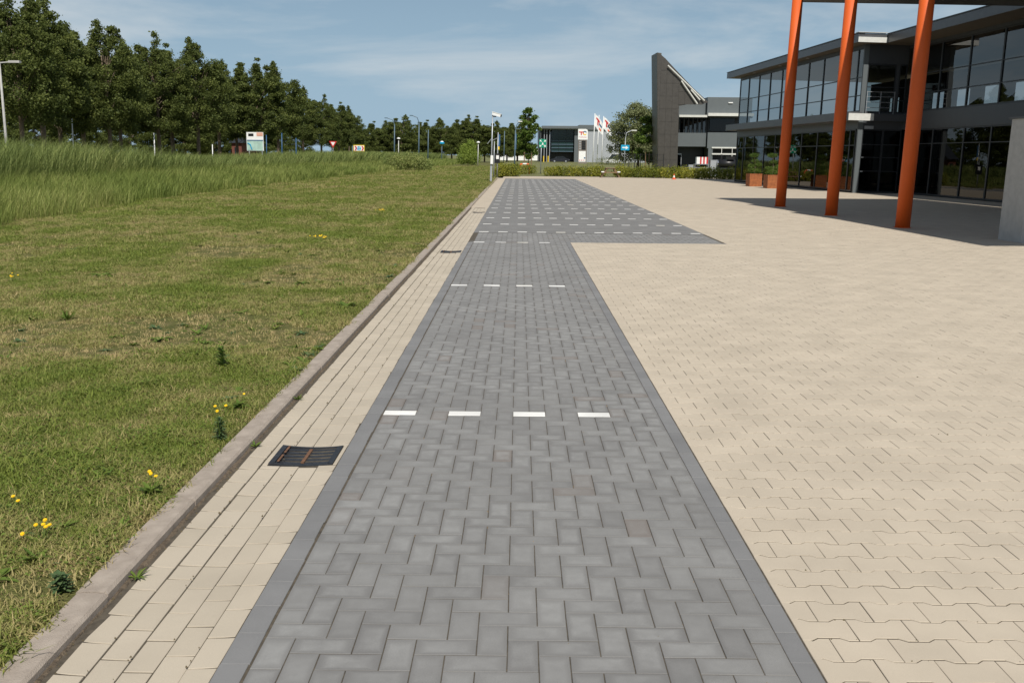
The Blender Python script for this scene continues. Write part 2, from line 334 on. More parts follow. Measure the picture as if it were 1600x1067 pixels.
def lawn_mat():
    m = bpy.data.materials.new('lawn_ground'); m.use_nodes = True; t = m.node_tree; l = t.links.new
    b = t.nodes['Principled BSDF']; b.inputs['Roughness'].default_value = 0.95; b.inputs['Specular IOR Level'].default_value = 0.1
    g = N(t, 'ShaderNodeNewGeometry')
    def ns(sc, d, dist=0.0):
        n = N(t, 'ShaderNodeTexNoise'); n.inputs['Scale'].default_value = sc; n.inputs['Detail'].default_value = d; n.inputs['Distortion'].default_value = dist; l(g.outputs['Position'], n.inputs['Vector']); return n
    a, c = ns(0.45, 6, 0.3), ns(9, 8)
    r1 = N(t, 'ShaderNodeValToRGB'); e = r1.color_ramp.elements; e[0].position = 0.30; e[0].color = (0.075, 0.085, 0.025, 1); e[1].position = 0.72; e[1].color = (0.23, 0.18, 0.095, 1); q = e.new(0.5); q.color = (0.125, 0.125, 0.042, 1)
    mm = N(t, 'ShaderNodeMath', operation='MULTIPLY_ADD'); l(c.outputs['Fac'], mm.inputs[0]); mm.inputs[1].default_value = 0.72
    s2 = N(t, 'ShaderNodeMath', operation='MULTIPLY'); l(a.outputs['Fac'], s2.inputs[0]); s2.inputs[1].default_value = 0.26; l(s2.outputs[0], mm.inputs[2])
    l(mm.outputs[0], r1.inputs['Fac']); l(r1.outputs['Color'], b.inputs['Base Color'])
    n = ns(70, 4); bp = N(t, 'ShaderNodeBump'); bp.inputs['Strength'].default_value = 0.8; bp.inputs['Distance'].default_value = 0.03; l(n.outputs['Fac'], bp.inputs['Height']); l(bp.outputs['Normal'], b.inputs['Normal'])
    return m
M_lawn = lawn_mat()
M_ground = mat('far_grass', (0.11, 0.125, 0.035), 0.95, 0.3, 0.6, bump=0.5, bscale=6, col2=(0.16, 0.155, 0.055))

#@@SETTING
# ------------------------------------------------------------------ ground, paving, kerb
X0, CELL, Y0 = -0.969, 0.105, 6.044           # left edge of the grey strip, block module, first white row
XR = 1.002                                    # right edge of the strip
YB, YF = 18.76, 70.5                          # dark bay: front and back edge
XB = 4.02                                     # dark bay: right edge
KI, KO = -1.525, -1.645                       # kerb: inner face, outer face
GEO_Y = 31.0                                  # single blocks as geometry up to here

struct(sheet('ground', [(-1500, -300), (1500, -300), (1500, 2500), (-1500, 2500)], -0.16, M_ground))
lawn = struct(sheet('lawn', [(-24, -6), (KO+0.01, -6), (KO+0.01, 73.5), (-3.0, 78), (-3.0, 205), (-24, 205)], 0.024, M_lawn))
struct(sheet('verge', [(-2.99, 78.6), (75, 78.6), (75, 320), (-2.99, 320)], 0.02, M_ground))
struct(sheet('paving_bed', [(X0, -6), (60, -6), (60, GEO_Y+1), (X0, GEO_Y+1)], -0.0028, M_bed))
plaza = struct(sheet('plaza_paving', [(XB, GEO_Y), (60, GEO_Y), (60, 78.5), (-1.2, 78.5), (-1.2, YF), (XB, YF)], 0.0, M_far_beige))
dark = struct(sheet('parking_bay_paving', [(X0, 21.0), (XB, 21.0), (XB, YF), (X0, YF)], 0.0, M_far_grey))

def block(poly, bev=0.0016, depth=0.012, zj=0.0):
    """outline polygon -> cap + steep bevel ring; returns verts, list of faces, uv per loop"""
    P = np.array(poly); n = len(P); c = (P.max(0)+P.min(0))/2; h = (P.max(0)-P.min(0))/2
    q = P.copy()
    for a in (0, 1):
        q[:, a] = c[a] + (P[:, a]-c[a])*max(0.2, (1-bev/max(h[a], 1e-4)))
    V = [(x, y, zj) for x, y in q] + [(x, y, zj-bev*0.8) for x, y in P] + [(x, y, zj-depth) for x, y in P]
    F = [tuple(range(n))]
    for i in range(n):
        j = (i+1) % n; F.append((n+i, n+j, j, i)); F.append((2*n+i, 2*n+j, n+j, n+i))
    UV = [((x-c[0])/(2*h[0])+0.5, (y-c[1])/(2*h[1])+0.5) for x, y in P]*3
    return V, F, UV
def emit_blocks(polys, name, field_name, m, parent, keep, tilt=None):
    """polys: list of outlines. The `keep` nearest in view become parts, the rest one joined part."""
    def key(p):
        c = np.mean(p, 0); vis = c[1] > 2.76 and abs(c[0])/max(c[1]+0.35, .1) < 0.55
        return (0 if vis else 1, c[1]+0.15*abs(c[0]))
    polys = sorted(polys, key=key)
    cache = {}
    for p in polys[:keep]:
        p = np.array(p); c = (p.max(0)+p.min(0))/2; k = tuple(np.round((p-c)*2000).astype(int).ravel())
        if k not in cache:
            V, F, UV = block(p-c); me = bpy.data.meshes.new(name); me.from_pydata(V, [], F); me.update()
            u = me.uv_layers.new(name='UVMap')
            for lp in me.loops: u.data[lp.index].uv = UV[lp.vertex_index]
            me.materials.append(m); cache[k] = me
        o = bpy.data.objects.new(name, cache[k]); COL.objects.link(o); o.parent = parent
        dz = tilt(c[0]) if tilt else (0, 0)
        o.location = (c[0], c[1], dz[0]+random.uniform(-0.0008, 0.0008)); o.rotation_euler = (random.uniform(-.005, .005), dz[1]+random.uniform(-.007, .007), random.uniform(-.006, .006))
    VV, FF, UU, TT = [], [], [], []
    for p in polys[keep:]:
        p = np.array(p); c = (p.max(0)+p.min(0))/2
        V, F, UV = block(p-c); k = len(VV); t = random.random(); dz = tilt(c[0]) if tilt else (0, 0)
        zz = dz[0]+random.uniform(-0.001, 0.0008); ry = dz[1]+random.uniform(-.007, .007); rx = random.uniform(-.005, .005)
        VV += [(x+c[0], y+c[1], z+zz-ry*x+rx*y) for x, y, z in V]
        for f in F: FF.append(tuple(k+i for i in f)); UU += [UV[i] for i in f]; TT.append(t)
    if VV:
        me = bpy.data.meshes.new(field_name); me.from_pydata(VV, [], FF); me.update()
        u = me.uv_layers.new(name='UVMap'); u.data.foreach_set('uv', np.array(UU, dtype=np.float32).ravel())
        a = me.attributes.new('tint', 'FLOAT', 'FACE'); a.data.foreach_set('value', np.array(TT, dtype=np.float32))
        o = bpy.data.objects.new(field_name, me); COL.objects.link(o); me.materials.append(m); o.parent = parent; o['kind'] = 'stuff'
def rect(x0, x1, y0, y1, g=0.0018):
    return [(x0+g, y0+g), (x1-g, y0+g), (x1-g, y1-g), (x0+g, y1-g)]

# grey herringbone strip and the first metres of the dark bay
strip = struct(sheet('parking_strip', [(X0, -6), (XR, -6), (XR, YB), (X0, YB)], -0.0030, M_bed))
herr, border, white = [], [], []
J0, J1 = -46, int((YB-Y0)/CELL+.001)
def herring(i0, i1, j0, j1, whiterows):
    for j in range(j0, j1):
        for i in range(i0, i1):
            s = (i-1+j) % 4
            x, y = X0+i*CELL, Y0+j*CELL
            if s == 0:
                p = rect(x, x+(2 if i+1 < i1 else 1)*CELL, y, y+CELL); (white if j in whiterows and i+1 < i1 else herr).append(p)
            elif s == 1 and i == i0: herr.append(rect(x, x+CELL, y, y+CELL))
            elif s == 2: herr.append(rect(x, x+CELL, y, y+(2 if j+1 < j1 else 1)*CELL))
            elif s == 3 and j == j0: herr.append(rect(x, x+CELL, y, y+CELL))
herring(1, 18, J0, J1, {0, 60, 120})
herring(1, 47, J1+1, 142, set())
for k in range(-23, 61):
    y = Y0+k*2*CELL+0.03
    if y < YB-0.1:
        border.append(rect(X0, X0+CELL-random.uniform(.006, .011), y, y+2*CELL, 0.001)); border.append(rect(X0+18*CELL, XR-0.002, y+.05, y+.05+2*CELL, 0.001))
for i in range(8, 23): border.append(rect(X0+i*2*CELL+0.21, min(X0+i*2*CELL+0.42, XB), YB, YB+CELL-0.004, 0.001))
for i in range(0, 9): border.append(rect(X0+i*2*CELL+0.02, X0+i*2*CELL+0.23, YB, YB+CELL-0.004, 0.001))
emit_blocks(herr, 'paver', 'far_pavers', M_grey, strip, 300)
emit_blocks(border, 'border_paver', 'far_border_pavers', M_greyb, strip, 140)
for r in range(20):                                   # white blocks of the far motorcycle bays
    y = 21.2+r*2.41+0.012*math.sin(r*2.1)
    for i in range(12): white.append(rect(X0+CELL+i*4*CELL, X0+CELL+i*4*CELL+2*CELL, y, y+CELL))
for p in white:
    p = np.array(p); far = p[0, 1] > 20; c = (p.max(0)+p.min(0))/2; h = (p.max(0)-p.min(0))/2
    key = 'white_paver'
    me = bpy.data.meshes.get(key)
    if not me:
        V, F, UV = block(p-c); me = bpy.data.meshes.new(key); me.from_pydata(V, [], F); me.update(); u = me.uv_layers.new(name='UVMap')
        for lp in me.loops: u.data[lp.index].uv = UV[lp.vertex_index]
        me.materials.append(M_white)
    o = bpy.data.objects.new('white_paver', me); COL.objects.link(o); o.parent = dark if far else strip; o.location = (c[0], c[1], 0.003 if far else 0.0005)

# sand-coloured interlocking blocks of the forecourt
A, B, D, SL = 0.2037, 0.1433, 0.0100, 0.013
plz = []
nrow = int((GEO_Y+0.5)/B)
for r in range(nrow):
    yc = 0.2+r*B
    if yc < 1.3: continue
    xl = XR+0.004 if yc < YB else XB+0.004
    xmax = min(0.58*yc+2.0, 17.5)
    off = (r % 2)*A/2
    i0 = int((xl-1.0-off)/A)-1; i1 = int((xmax-1.0-off)/A)+1
    g = 0.0014
    for i in range(i0, i1):
        xc = 1.0+off+i*A
        gy = g+0.0023; hi, lo = B/2+D-gy, B/2-D-gy; x1, x2 = A/4-SL, A/4+SL
        top = [(-A/2+g, hi), (-x2, hi), (-x1, lo), (x1, lo), (x2, hi), (A/2-g, hi)]
        pl = [(x, -y) for x, y in top] + [(x, y) for x, y in reversed(top)]
        pl = [(xc+x, yc+y) for x, y in pl]
        if pl[5][0] < xl+0.012: continue
        if xc-A/2 < xl:
            pl = [(max(x, xl), y) for x, y in pl]
            q = []
            for pt in pl:
                if not q or abs(pt[0]-q[-1][0])+abs(pt[1]-q[-1][1]) > 1e-4: q.append(pt)
            pl = q
            # keep only the extreme points on the cut side
            cut = [pt for pt in pl if abs(pt[0]-xl) < 1e-6]
            if len(cut) > 2:
                ya, yb = min(c[1] for c in cut), max(c[1] for c in cut)
                pl = [pt for pt in pl if abs(pt[0]-xl) > 1e-6 or pt[1] in (ya, yb)]
        # drop blocks that would cross the dark bay edge
        if yc >= YB and yc < YB+B and xc < XB: continue
        plz.append(pl)
emit_blocks(plz, 'sand_paver', 'far_sand_pavers', M_beige, plaza, 300)

# gutter of five courses laid lengthwise, slightly dished, with gratings
def dish(x):
    t = (x-(-1.227))/0.259
    return (-0.016*(1-t*t), -0.10*t*0.6)
gx = [KI]+[-1.486+.0518*i for i in range(11)]; gz = [-.008]+[dish(x)[0]-.0036 for x in gx[1:]]
gm_ = bpy.data.meshes.new('gutter'); gm_.from_pydata([(x, y, z) for y in (-6, GEO_Y) for x, z in zip(gx, gz)], [], [(i, i+1, i+13, i+12) for i in range(11)]); gm_.update(); gm_.materials.append(M_bed)
gutter = bpy.data.objects.new('gutter', gm_); COL.objects.link(gutter); struct(gutter)
struct(sheet('gutter_far', [(KI, GEO_Y), (X0, GEO_Y), (X0, YF+1.5), (KI, YF+1.5)], -0.004, M_far_beige))
GW = (X0-(-1.486))/5
GR = [5.20, 16.86, 28.64, 40.9]
gut = []
for c in range(5):
    x = -1.486+c*GW; y = 1.2+[0.0, 0.10, 0.03, 0.13, 0.055][c]
    while y < GEO_Y:
        L_ = 0.207+random.uniform(-0.003, 0.003)
        if random.random() < 0.04: L_ = 0.13
        g0 = [gy for gy in GR if y+L_ > gy-0.175 and y < gy+0.175 and c in (1, 2, 3, 4)]
        ok = True
        if g0:
            gy = g0[0]
            if y < gy-0.175-0.03: L_ = gy-0.175-y
            elif y+L_ > gy+0.175+0.03: L_ = y+L_-(gy+0.175); y = gy+0.175
            else: ok = False
        xo = x
        if ok: gut.append(rect(xo+random.uniform(0, .002), x+GW-random.uniform(.0005, .003), y, y+L_-random.uniform(0.002, .006), 0.0012))
        y += L_ + 0.001
for gy in GR[:3]: gut += [rect(xa, xb, ya, yb) for xa, xb in ((-.995, X0-.003), (-1.381, -1.350)) for ya, yb in ((gy-.175, gy), (gy, gy+.175))]
emit_blocks(gut, 'gutter_paver', 'far_gutter_pavers', M_gut, gutter, 300, tilt=dish)

# kerb of one-metre stones
kerb = struct(MB().box(KO+0.012, KI-0.012, -6, 72.5, -0.15, 0.012).build('kerb', M_bed))
kp = [(KO, -0.15), (KI, -0.15), (KI, 0.022), (KI-0.012, 0.034), (KO+0.008, 0.034), (KO, 0.028)]
km = MB().xz([(x-KO, z) for x, z in kp], 0.002, 0.996)
kerb_me = None
yk = -0.63
while yk < 72:
    if kerb_me is None:
        o = km.build('kerb_stone', M_kerb, kerb); kerb_me = o.data
    else:
        o = bpy.data.objects.new('kerb_stone', kerb_me); COL.objects.link(o); o.parent = kerb
    o.location = (KO+random.uniform(-.003, .003), yk, random.uniform(-.003, .004)); o.rotation_euler = (0, 0, random.uniform(-.003, .003)); yk += 1.0
# soil and moss in the gap between kerb and gutter
V, F = [], []
ys = np.arange(0, GEO_Y, 0.03)
for i, y in enumerate(ys):
    k = len(V); h = 0.004+0.014*abs(math.sin(y*3.1)+math.sin(y*7.7+1))/2*random.uniform(.4, 1.2); w = 0.026+0.009*math.sin(y*5.3)+random.uniform(-.006, .008)
    V += [(KI+0.001, y, -0.006+h*.7), (KI+w*0.5, y, -0.006+h*0.5), (KI+w, y, -0.012)]
    if i: F += [(k-3, k-2, k+1, k), (k-2, k-1, k+2, k+1)]
me = bpy.data.meshes.new('kerb_dirt'); me.from_pydata(V, [], F); me.update(); o = bpy.data.objects.new('kerb_dirt', me); COL.objects.link(o); me.materials.append(M_soil); struct(o)

# crumbs of moss, soil and dry leaf caught in the joints
def debris(name, n, xf, size, m, seed, label):
    r = np.random.default_rng(seed); P_ = xf(r, n); n = len(P_); V, F = [], []
    for x, y in P_:
        s_ = size*r.uniform(.4, 1.5)*(0.7+0.06*y); k = len(V); h = s_*r.uniform(.3, .8); a = r.random()*6.28
        for i in range(5): q_ = a+i*1.257; w_ = s_*r.uniform(.5, 1.1); V.append((x+w_*math.cos(q_), y+.6*w_*math.sin(q_), -.004))
        V.append((x+r.normal(0, s_*.2), y, h)); F += [(k+i, k+(i+1) % 5, k+5) for i in range(5)]
    me = bpy.data.meshes.new(name); me.from_pydata(V, [], F); me.update(); o = bpy.data.objects.new(name, me); COL.objects.link(o); me.materials.append(m); return stuff(o, label, 'debris')
def plaza_pts(r, n):
    y = 2.8+r.random(n)**1.5*11; row = np.round((y-.2)/B); y = .2+(row-.5)*B; x = XR+.05+r.random(n)*(.56*y); x = 1.0+np.round((x-1.0)/(A/2))*A/2+r.normal(0, .02, n); k = x > XR+.02
    return list(zip(x[k], y[k]))
debris('joint_moss', 260, plaza_pts, .0065, mat('moss', (.075, .06, .02), .95, .4, 60), 81, 'dark crumbs of moss in the joints of the sandy forecourt')
def strip_pts(r, n):
    y = 2.8+r.random(n)**1.4*10; x = X0+CELL*np.round(r.uniform(1, 18, n))+r.normal(0, .004, n); return list(zip(x, y))
debris('joint_litter', 110, strip_pts, .0050, mat('dry_litter', (.22, .15, .08), .95, .4, 60), 82, 'dry brown crumbs in the joints of the grey parking strip')
def gut_pts(r, n):
    y = 2.8+r.random(n)**1.3*14; x = np.where(r.random(n) < .5, KI+r.uniform(.0, .05, n), -1.486+GW*np.round(r.uniform(0, 4, n))); return list(zip(x, y))
debris('gutter_litter', 240, gut_pts, .0060, mat('gutter_soil', (.11, .085, .045), .95, .4, 60), 83, 'soil crumbs and moss along the kerb and gutter joints')
# cast-iron gratings
def grating(y, label):
    t = thing('drain_grating', label, 'drain', (-1.172, y, -0.013), 0, 'drain gratings along the gutter')
    w, d = 0.174, 0.170
    fr_ = MB(); n = 10
    for y0_, y1_ in ((-d, -d+.022), (d-.022, d)):
        for i in range(n+1):
            x = -w+2*w*i/n; z = .012-.012*(1-(x/w)**2); q = len(fr_.v); fr_.v += [(x, y0_, z-.03), (x, y0_, z), (x, y1_, z), (x, y1_, z-.03)]
            if i: fr_.f += [(q-4, q, q+1, q-3), (q-3, q+1, q+2, q-2), (q-2, q+2, q+3, q-1)]
    fr_.box(-w, -w+.03, -d+.022, d-.022, -.03, .0118).box(w-.03, w, -d+.022, d-.022, -.03, .0118).build('frame', M_iron, t)
    MB().box(-w, w, -d, d, -.10, -.045).build('sump', M_black, t)
    for k in range(5):
        yy = -d+.022+(k+0.5)*(2*d-.044)/5
        n = 8; V, F = [], []
        for i in range(n+1):
            x = -w+.03+(2*w-.06)*i/n; z = .008-0.012*(1-(x/w)**2); q = len(V)
            V += [(x, yy-.017, z-.02), (x, yy-.017, z), (x, yy+.017, z), (x, yy+.017, z-.02)]
            if i: F += [(q-4, q, q+1, q-3), (q-3, q+1, q+2, q-2), (q-2, q+2, q+3, q-1)]
        b = MB(); b.v = V; b.f = F; b.build('slat', M_iron, t)
    MB().box(-.009, .009, -d+.05, d-.05, -.006, .003).build('handle_bar', M_rust, t)
    MB().box(-w+.04, -w+.052, .02, d-.03, .012, .015).box(-w+.04, -w+.052, -d+.03, -.02, .012, .015).build('hinge', M_rust, t)
grating(GR[0], 'nearest black cast-iron drain grating with rusty bar, in the sandy gutter')
grating(GR[1], 'second drain grating from the camera, a thin dark slot in the gutter')
grating(GR[2], 'third drain grating from the camera, beside the rows of white dashes')
#@@LAWN
# ------------------------------------------------------------------ lawn blades, weeds, reeds
def vnoise(x, y, seed, sc):
    r = np.random.default_rng(seed).random((64, 64)); X = np.asarray(x)*sc+500.3; Y = np.asarray(y)*sc+300.7
    xi, yi = np.floor(X).astype(int), np.floor(Y).astype(int); fx, fy = X-xi, Y-yi; fx = fx*fx*(3-2*fx); fy = fy*fy*(3-2*fy)
    g = lambda a, b: r[a % 64, b % 64]
    return (g(xi, yi)*(1-fx)+g(xi+1, yi)*fx)*(1-fy)+(g(xi, yi+1)*(1-fx)+g(xi+1, yi+1)*fx)*fy
def blades(n, spread, hmin, hmax, width, lean, seg=2, seed=1, flat=0.3):
    """a clump of bent tapering blades as (V, F tri)"""
    r = np.random.default_rng(seed); V, F = [], []
    for _ in range(n):
        a = r.random()*6.283; d = spread*math.sqrt(r.random()); x, y = d*math.cos(a), d*math.sin(a)
        b = r.random()*6.283; h = r.uniform(hmin, hmax); ln = h*lean*r.uniform(.3, 1.3); w = width*r.uniform(.7, 1.3)
        px, py = -math.sin(b)*w/2, math.cos(b)*w/2; k = len(V)
        for i in range(seg):
            t = i/seg; q = 1-0.5*t
            cx, cy, cz = x+math.cos(b)*ln*t*t, y+math.sin(b)*ln*t*t, h*(t-flat*t*t*lean)
            V += [(cx-px*q, cy-py*q, cz), (cx+px*q, cy+py*q, cz)]
            if i: F += [(k+2*i-2, k+2*i-1, k+2*i+1), (k+2*i-2, k+2*i+1, k+2*i)]
        V.append((x+math.cos(b)*ln, y+math.sin(b)*ln, h*(1-flat*lean))); F.append((k+2*seg-2, k+2*seg-1, k+2*seg))
    return np.array(V), np.array(F)
gcol = bpy.data.collections.new('grass_tufts')
for s in range(9):
    V, F = blades(18, 0.05, 0.012, [0.034, 0.042, 0.030, 0.056, 0.036, 0.028, 0.046, 0.034, 0.040][s], 0.0040, 1.0, 2, 11+s)
    me = bpy.data.meshes.new('tuft'); me.from_pydata(V.tolist(), [], F.tolist()); me.update(); me.materials.append(M_grass)
    gcol.objects.link(bpy.data.objects.new('tuft', me))
for s in range(1):                        # clover and plantain between the grass
    r = np.random.default_rng(50+s); V, F = [], []
    for _ in range(7):
        a, d = r.random()*6.283, 0.055*math.sqrt(r.random()); x, y, z = d*math.cos(a), d*math.sin(a), r.uniform(.008, .028); b = r.random()*6.283; L_ = r.uniform(.009, .017); w = L_*(.42-.12*s)
        k = len(V); c, sn = math.cos(b), math.sin(b)
        V += [(x, y, z), (x+c*L_*.55-sn*w, y+sn*L_*.55+c*w, z+.004), (x+c*L_, y+sn*L_, z+.002), (x+c*L_*.55+sn*w, y+sn*L_*.55-c*w, z+.004)]; F += [(k, k+1, k+2), (k, k+2, k+3)]
    me = bpy.data.meshes.new('clover'); me.from_pydata(V, [], F); me.update(); me.materials.append(M_weed); gcol.objects.link(bpy.data.objects.new('clover', me))
def reed_edge(Y):          # x of the foot of the tall grass
    return np.interp(Y, [0, 22.7, 33, 50.5, 76.7, 125, 158, 205], [-10.6, -12.1, -13.1, -13.5, -13.0, -12.0, -11.3, -10])
px, py, ps = [], [], []
for y0, y1, dens, sc in ((1.8, 5.5, 2300, 1.0), (5.5, 9, 1500, 1.05), (9, 15, 800, 1.2), (15, 25, 320, 1.5), (25, 45, 130, 2.0), (45, 78, 50, 2.8), (78, 140, 14, 4.0)):
    n = int((y1-y0)*16*dens); x = rng.uniform(-16.6, -1.62, n); y = rng.uniform(y0, y1, n)
    k = (x > -0.60*y-1.2) & (x > reed_edge(y)-0.4) & (x < KO+0.012*rng.standard_normal(n)-0.012)
    x, y = x[k], y[k]; px.append(x); py.append(y); ps.append(np.full(len(x), sc))
px, py, ps = map(np.concatenate, (px, py, ps))
dry = 0.38*vnoise(px, py, 3, 0.5)+0.37*vnoise(px, py, 4, 1.6)+0.25*vnoise(px, py, 6, 4.5)
dry += 0.30*np.exp(-((px+0.04*(py-5)+4.3+0.5*vnoise(px, py, 9, .4))/0.5)**2)*(py > 6)*(py < 20)     # worn wheel track
dry += 0.18*np.exp(-((px-KO)/0.35)**2)*vnoise(px, py, 12, 1.1)
dry += 0.05*np.sin(px*2*math.pi/1.15+0.3*np.sin(py*.2))*(px < -2.2)
bare = (dry > 0.66) & (rng.random(len(px)) < 0.8)
keep = ~bare & (rng.random(len(px)) < 1.15-0.4*np.clip(dry, 0, 1))
px, py, ps, dry = px[keep], py[keep], ps[keep], dry[keep]
dryv = np.clip(0.25+(dry-0.5)*1.9+rng.normal(0, .25, len(px)), 0, 1)
me = bpy.data.meshes.new('lawn_grass'); me.vertices.add(len(px))
me.vertices.foreach_set('co', np.stack([px, py, np.full(len(px), 0.022)], 1).astype(np.float32).ravel()); me.update()
for nm, dat in (('dry', dryv), ('scl', ps*rng.uniform(.7, 1.25, len(px))*(0.72+0.75*vnoise(px, py, 15, 3.2))*(1.12-0.5*np.clip(dry-.3, 0, .6)))):
    a = me.attributes.new(nm, 'FLOAT', 'POINT'); a.data.foreach_set('value', dat.astype(np.float32))
a = me.attributes.new('rot', 'FLOAT_VECTOR', 'POINT'); rv = np.zeros((len(px), 3)); rv[:, 2] = rng.random(len(px))*6.283; rv[:, :2] = rng.normal(0, .12, (len(px), 2)); a.data.foreach_set('vector', rv.astype(np.float32).ravel())
lg = bpy.data.objects.new('lawn_grass', me); COL.objects.link(lg); stuff(lg, 'mown lawn grass with dry straw patches left of the kerb', 'grass')
ng = bpy.data.node_groups.new('grass_scatter', 'GeometryNodeTree')
ng.interface.new_socket('Geometry', in_out='INPUT', socket_type='NodeSocketGeometry'); ng.interface.new_socket('Geometry', in_out='OUTPUT', socket_type='NodeSocketGeometry')
gi, go = N(ng, 'NodeGroupInput'), N(ng, 'NodeGroupOutput'); ci = N(ng, 'GeometryNodeCollectionInfo'); ci.inputs['Collection'].default_value = gcol
ci.inputs['Separate Children'].default_value = True; ci.inputs['Reset Children'].default_value = True
ip = N(ng, 'GeometryNodeInstanceOnPoints'); ip.inputs['Pick Instance'].default_value = True
na = N(ng, 'GeometryNodeInputNamedAttribute', data_type='FLOAT'); na.inputs['Name'].default_value = 'scl'
nr = N(ng, 'GeometryNodeInputNamedAttribute', data_type='FLOAT_VECTOR'); nr.inputs['Name'].default_value = 'rot'
ng.links.new(gi.outputs[0], ip.inputs['Points']); ng.links.new(ci.outputs[0], ip.inputs['Instance']); ng.links.new(na.outputs[0], ip.inputs['Scale']); ng.links.new(nr.outputs[0], ip.inputs['Rotation']); ng.links.new(ip.outputs[0], go.inputs[0])
md = lg.modifiers.new('scatter', 'NODES'); md.node_group = ng
def scatter(name, coll, x, y, scl, label):
    me = bpy.data.meshes.new(name); n = len(x); me.vertices.add(n); me.vertices.foreach_set('co', np.stack([x, y, np.full(n, .023)], 1).astype(np.float32).ravel()); me.update()
    a = me.attributes.new('scl', 'FLOAT', 'POINT'); a.data.foreach_set('value', scl.astype(np.float32))
    a = me.attributes.new('rot', 'FLOAT_VECTOR', 'POINT'); rv = np.zeros((n, 3)); rv[:, 2] = rng.random(n)*6.283; a.data.foreach_set('vector', rv.astype(np.float32).ravel())
    o = bpy.data.objects.new(name, me); COL.objects.link(o); stuff(o, label, 'weeds')
    g = ng.copy(); g.nodes[ci.name].inputs['Collection'].default_value = coll; m_ = o.modifiers.new('scatter', 'NODES'); m_.node_group = g; return o

def field(name, n, xf, yr, hf, width, lean, m, seed, label, seg=3):
    """tall blades, one mesh. xf(y,t)->x, hf(x,y)->height"""
    r = np.random.default_rng(seed)
    u = r.random(n); y = yr[0]*(yr[1]/yr[0])**(u**1.0)             # denser near the camera
    t = r.random(n); x = xf(y, t); h = hf(x, y, t)*r.uniform(.6, 1.1, n); az = r.random(n)*6.283
    sc = np.clip(y/27, 1, 6); w = width*sc*r.uniform(.6, 1.3, n); ln = h*lean*r.uniform(.1, 1.2, n)+0.1*h
    wind = 0.10*h
    V = np.zeros((n, 2*seg+1, 3)); pxv, pyv = -np.sin(az)*w/2, np.cos(az)*w/2
    for i in range(seg+1):
        tt = i/seg; cx = x+(np.cos(az)*ln+wind)*tt**2; cy = y+np.sin(az)*ln*tt**2; cz = h*(tt-0.35*lean*tt**3)
        if i < seg:
            q = 1-0.55*tt
            V[:, 2*i] = np.stack([cx-pxv*q, cy-pyv*q, cz], 1); V[:, 2*i+1] = np.stack([cx+pxv*q, cy+pyv*q, cz], 1)
        else: V[:, 2*seg] = np.stack([cx, cy, cz], 1)
    T = []
    for i in range(seg-1): T += [(2*i, 2*i+1, 2*i+3), (2*i, 2*i+3, 2*i+2)]
    T.append((2*seg-2, 2*seg-1, 2*seg)); T = np.array(T)
    F = (np.arange(n)[:, None, None]*(2*seg+1)+T[None]).reshape(-1, 3)
    tint = np.repeat(np.clip(0.7*vnoise(x, y, seed+5, .35)+r.normal(0, .1, n), 0, 1)*0.6, len(T))
    V[:, :, 2] += -0.05
    return stuff(big_mesh(name, V.reshape(-1, 3), F, m, tint=tint), label, 'grass')
field('tall_grass', 120000, lambda y, t: reed_edge(y)+0.55-4.8*t+0.22*np.sin(y*1.3), (15, 190), lambda x, y, t: 0.62+0.75*t**0.6, 0.011, 0.45, M_tall, 21, 'yellow-green tall grass strip between the mown lawn and the dark reeds')
field('reeds', 120000, lambda y, t: reed_edge(y)-3.6-8.5*t, (17, 190), lambda x, y, t: np.interp(y, [17, 33, 45, 58, 75, 100], [2.7, 2.7, 2.45, 1.8, 1.9, 2.4]), 0.014, 0.55, M_reed, 22, 'dark green reed bed in the ditch in front of the roadside trees')

